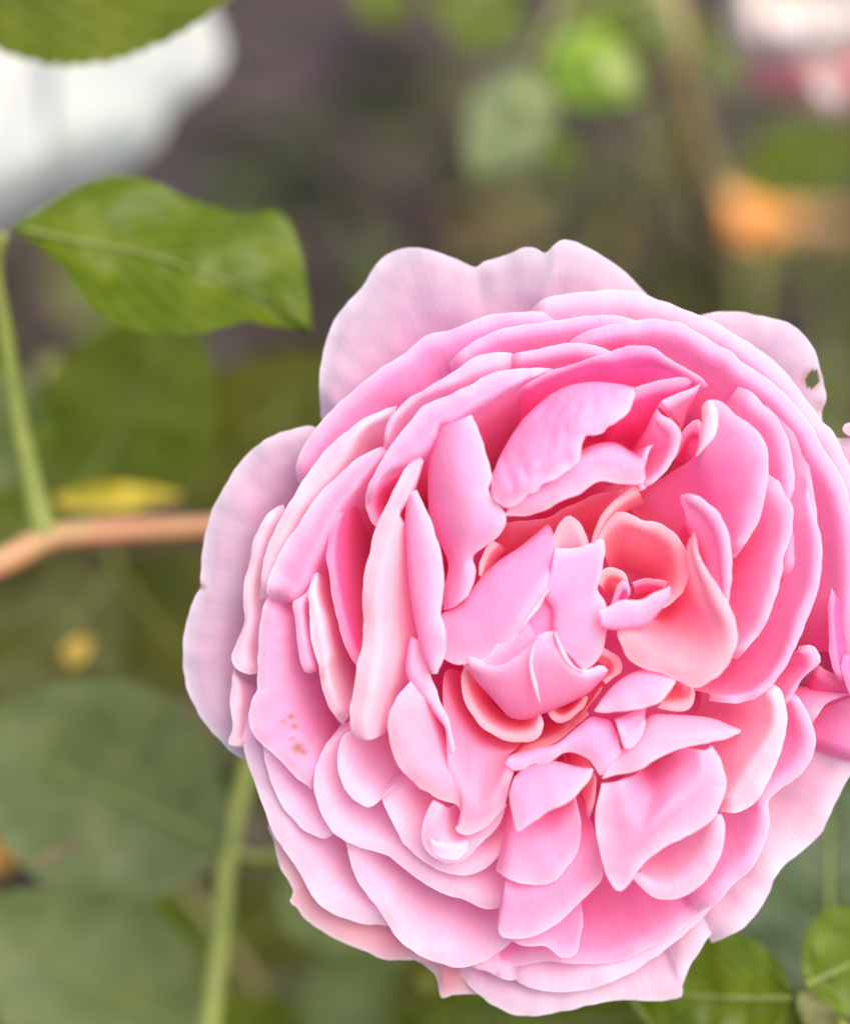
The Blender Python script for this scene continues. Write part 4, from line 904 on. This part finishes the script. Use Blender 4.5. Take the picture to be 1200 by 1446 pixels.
far_petal(fb, [([(1140, 120), (1148, 148), (1166, 162), (1184, 152), (1192, 126)], -0.002), ([(1150, 112), (1156, 130), (1166, 138), (1176, 132), (1182, 114)], -0.008), ([(1155, 90), (1160, 100), (1166, 104), (1172, 100), (1176, 90)], 0.004)], WH, 0.556)
stem(fb, [(1130, 20, 0.575), (1150, -80, 0.59), (1180, -200, 0.60)], [16, 14, 14], GREEN_STEM)

wb = empty("white_blossom", p3(60, 180, 0.58))
tag(wb, "large white blossom with soft pale blue folds behind the lime toothed leaf", "flower")
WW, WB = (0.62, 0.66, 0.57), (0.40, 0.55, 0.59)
far_petal(wb, [([(-160, 60), (-150, 240), (-90, 330), (-20, 330), (30, 300), (70, 270)], 0.006), ([(-110, 30), (-100, 180), (-60, 250), (-10, 250), (30, 230), (66, 200)], -0.010), ([(-60, -40), (-50, 40), (-30, 90), (0, 95), (25, 85), (50, 60)], 0.0), ([(-40, -120), (-30, -60), (-20, -40), (0, -40), (15, -45), (30, -60)], 0.01)], WW, 0.565)
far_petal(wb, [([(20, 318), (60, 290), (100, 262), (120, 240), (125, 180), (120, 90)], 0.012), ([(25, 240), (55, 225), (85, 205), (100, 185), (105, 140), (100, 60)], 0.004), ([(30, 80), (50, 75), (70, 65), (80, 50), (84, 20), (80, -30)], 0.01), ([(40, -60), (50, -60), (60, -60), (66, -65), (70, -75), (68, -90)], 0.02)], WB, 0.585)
far_petal(wb, [([(60, 290), (130, 262), (185, 230), (222, 200), (240, 160), (262, 140), (298, 110), (316, 72), (300, 20), (270, -30)], [0.01, 0.004, 0.0, 0.008]), ([(70, 200), (115, 190), (155, 170), (185, 145), (205, 115), (222, 95), (240, 75), (250, 45), (245, 5), (225, -40)], -0.006), ([(80, 60), (105, 55), (125, 45), (140, 30), (150, 15), (158, 5), (165, -5), (170, -20), (168, -40), (160, -60)], 0.0), ([(90, -60), (100, -60), (110, -62), (118, -66), (122, -70), (126, -76), (130, -82), (132, -88), (132, -96), (130, -104)], 0.015)], WW, 0.575)
far_petal(wb, [([(-20, 140), (0, 60), (40, -10), (100, -40), (170, -30), (220, 20)], 0.02), ([(10, 60), (25, 20), (50, -20), (95, -40), (140, -40), (175, -10)], 0.024), ([(40, -60), (50, -70), (65, -80), (95, -86), (120, -86), (140, -76)], 0.03)], WW, 0.585)
stem(wb, [(70, 0, 0.60), (60, -120, 0.64), (40, -260, 0.68)], [22, 18, 18], GREEN_STEM)

# ------------------------------------------------------------------ the ground and what lies on it
def soil_material():
    m, nt, out = new_mat("soil")
    L = nt.links.new
    geo = N(nt, 'ShaderNodeTexCoord')
    a = N(nt, 'ShaderNodeTexNoise'); L(geo.outputs['Object'], a.inputs[0]); a.inputs['Scale'].default_value = 9; a.inputs['Detail'].default_value = 6
    b = N(nt, 'ShaderNodeTexVoronoi'); L(geo.outputs['Object'], b.inputs[0]); b.inputs['Scale'].default_value = 60
    c1 = ramp(nt, a.outputs[0], [(0.3, (0.035, 0.024, 0.025)), (0.5, (0.075, 0.052, 0.050)), (0.72, (0.14, 0.10, 0.08))])
    c2 = mixc(nt, 'MULTIPLY', 0.5, c1, b.outputs['Color'])
    bp = N(nt, 'ShaderNodeBump'); bp.inputs['Strength'].default_value = 0.8; bp.inputs['Distance'].default_value = 0.02
    L(a.outputs[0], bp.inputs['Height'])
    pr = N(nt, 'ShaderNodeBsdfPrincipled'); L(c2, pr.inputs['Base Color']); L(bp.outputs[0], pr.inputs['Normal'])
    pr.inputs['Roughness'].default_value = 0.9; pr.inputs['Specular IOR Level'].default_value = 0.1
    L(pr.outputs[0], out.inputs[0])
    return m
n_ = 90
xs = np.concatenate([np.linspace(-60, -2.2, 8)[:-1], np.linspace(-2.2, 2.2, n_), np.linspace(2.2, 60, 8)[1:]])
ys = np.concatenate([np.linspace(-60, -1.2, 8)[:-1], np.linspace(-1.2, 4.5, n_), np.linspace(4.5, 120, 8)[1:]])
G = np.zeros((len(ys), len(xs), 3))
for j, y in enumerate(ys):
    for i, x in enumerate(xs):
        z = noise.noise(Vector((x * 3, y * 3, 1.0))) * 0.018 + noise.noise(Vector((x * 11, y * 11, 4.0))) * 0.008 if abs(x) < 2.3 and -1.3 < y < 4.6 else 0.0
        G[j, i] = (x, y, z - 0.01)
go = link("ground", grid_mesh("ground", G), None, soil_material()); tag(go, kind="structure")

def scatter(name, n, area, size, colors, label, cat, lift=(0.0, 0.02), tilt=0.5, group=None, aspect=0.6):
    """many small curled leaves in one mesh, each with its own tint (face colour attribute)"""
    verts, faces, cols = [], [], []
    for _ in range(n):
        px, py = random.uniform(area[0], area[2]), random.uniform(area[1], area[3])
        g = ground_point(px, py)
        s = random.uniform(*size); z = random.uniform(*lift) ; a = random.uniform(0, 6.28)
        M = Matrix.Translation((g.x, g.y, z)) @ Matrix.Rotation(a, 4, 'Z') @ Matrix.Rotation(random.uniform(-tilt, tilt), 4, 'X') @ Matrix.Rotation(random.uniform(-tilt, tilt), 4, 'Y')
        w = s * aspect * 0.5
        b_ = len(verts)
        c = random.uniform(0.1, 0.35) * s
        for v in ((0, -s / 2, 0), (-w, -s * .15, c), (-w * .8, s * .2, c), (0, s / 2, 0), (w * .8, s * .2, c), (w, -s * .15, c), (0, -s * .15, 0), (0, s * .2, 0)):
            verts.append(tuple(M @ Vector(v)))
        for f in ((0, 6, 1), (1, 6, 7, 2), (2, 7, 3), (3, 7, 4), (4, 7, 6, 5), (5, 6, 0)):
            faces.append(tuple(b_ + q for q in f))
        col = random.choice(colors); k = random.uniform(0.75, 1.25)
        cols += [(col[0] * k, col[1] * k, col[2] * k, 1.0)] * 8
    me = bpy.data.meshes.new(name); me.from_pydata(verts, [], faces); me.update()
    at = me.color_attributes.new("tint", 'FLOAT_COLOR', 'POINT')
    at.data.foreach_set("color", np.array(cols, np.float32).ravel())
    o = link(name, me, None, TINT)
    tag(o, label, cat, group, "stuff")
    return o
TINT, nt, out = new_mat("small_leaf_tissue")
at_ = N(nt, 'ShaderNodeAttribute', attribute_name="tint")
pr = N(nt, 'ShaderNodeBsdfPrincipled'); nt.links.new(at_.outputs['Color'], pr.inputs['Base Color']); pr.inputs['Roughness'].default_value = 0.5
tr = N(nt, 'ShaderNodeBsdfTranslucent'); nt.links.new(at_.outputs['Color'], tr.inputs[0])
mx = N(nt, 'ShaderNodeMixShader'); mx.inputs[0].default_value = 0.35
nt.links.new(pr.outputs[0], mx.inputs[1]); nt.links.new(tr.outputs[0], mx.inputs[2]); nt.links.new(mx.outputs[0], out.inputs[0])
scatter("leaf_litter", 1500, (-500, -500, 1700, 2000), (0.02, 0.06), [(0.10, 0.065, 0.055), (0.14, 0.095, 0.075), (0.07, 0.05, 0.052), (0.22, 0.15, 0.09)], "brown fallen leaves and mulch on the dark soil", "leaf litter", (0.0, 0.012), 0.35)
scatter("ground_cover", 260, (640, 100, 1700, 560), (0.025, 0.06), [(0.10, 0.11, 0.02), (0.15, 0.14, 0.04), (0.07, 0.10, 0.03), (0.22, 0.20, 0.09), (0.16, 0.11, 0.05), (0.30, 0.24, 0.05)], "low olive ground cover beyond the bloom", "ground cover", (0.02, 0.12), 0.9)
scatter("low_weeds", 25, (300, 190, 640, 420), (0.03, 0.07), [(0.035, 0.05, 0.018), (0.05, 0.06, 0.02)], "sparse dim green weeds on bare soil beyond the lime toothed leaf", "weeds", (0.01, 0.1), 0.9)
scatter("undergrowth", 700, (-500, 420, 1700, 2000), (0.03, 0.07), [(0.10, 0.12, 0.02), (0.14, 0.15, 0.04), (0.08, 0.08, 0.03), (0.12, 0.09, 0.05)], "blurred green undergrowth below the rose bush", "undergrowth", (0.02, 0.2), 0.9)

# orange blossoms far back
def orange_flower(x, y, lift, size, label):
    g = ground_point(x, y)
    v = (CAM - g).normalized()
    c = g + v * (lift / max(v.z, 0.1))
    e = empty("orange_flower", Vector((c.x, c.y, 0)))
    tag(e, label, "flower", "orange flowers low behind the bloom")
    for k in range(14):
        a = k * 2.4
        rr = size * (1.0 if k < 8 else 0.62)
        d = Vector((math.cos(a), math.sin(a), 0.25 if k < 8 else 0.8)).normalized()
        n = Vector((-math.sin(a), math.cos(a), 0))
        p0 = c - e.location
        Gm = np.array([[tuple(p0 + d * rr * t + n * rr * 0.38 * s * math.sin(math.pi * min(1, t * 0.85 + 0.12)) + Vector((0, 0, -0.15 * rr * t * t + 0.1 * rr * s * s))) for s in (-1, -0.5, 0, 0.5, 1)] for t in np.linspace(0.05, 1, 6)])
        o = link("petal", grid_mesh("petal", Gm), None, WPETAL); o.parent = e
        o.color = (0.95, 0.46, 0.04, 1) if size > 0.025 else (0.6, 0.24, 0.06, 1)
    q = [tuple(c - e.location), tuple((c - e.location) * 0.5 + Vector((0.01, 0, 0))), (0, 0, -0.01)]
    o = link("stem", tube_mesh("stem", q, [0.0025, 0.003, 0.003], 8), None, GREEN_STEM); o.parent = e
    return e
orange_flower(1058, 316, 0.27, 0.031, "bright orange flower on the ground beside the foot of the tan cane")
orange_flower(1172, 322, 0.18, 0.018, "duller orange-brown flower farther from the tan cane than the bright orange one")

# small leaves added for blurred sunlit spots, brightness put into their tint
def bokeh_leaf(base, tip, d, width, color, label, name="bokeh_spot_leaf", group="yellow leaves caught in the foliage"):
    e = empty(name, p3(*base, d))
    tag(e, label, "leaf", group)
    o = leaf(e, base, tip, d, d + 0.004, width, color, serr=0.02, nt_=24, ns=7)
    o.name = "blade"
    return e
YE = (0.85, 0.62, 0.06)  # yellow of a sunlit twig, put into the leaf colour
bokeh_leaf((75, 706), (258, 700), 0.425, 42, YE, "long leaf painted sunlit yellow just above the reddish cane")
bokeh_leaf((92, 935), (128, 902), 0.44, 34, (0.9, 0.58, 0.12), "small round leaf painted as an amber light spot above the large grey-green leaf")
bokeh_leaf((55, 530), (90, 505), 0.52, 30, (0.34, 0.33, 0.10), "pale olive leaf painted as a blurred light spot between the side stem and the shaded leaves")
bokeh_leaf((-25, 1240), (18, 1180), 0.45, 50, (0.55, 0.26, 0.05), "orange-brown leaf between the two large grey-green leaves")
bokeh_leaf((40, 1225), (125, 1182), 0.385, 16, (0.34, 0.22, 0.16), "thin dried pinkish leaf lying across the large grey-green leaf")
bokeh_leaf((595, 1400), (615, 1375), 0.43, 34, (0.36, 0.36, 0.06), "leaf tip painted as a yellow-green light spot below the bloom's salmon petal")
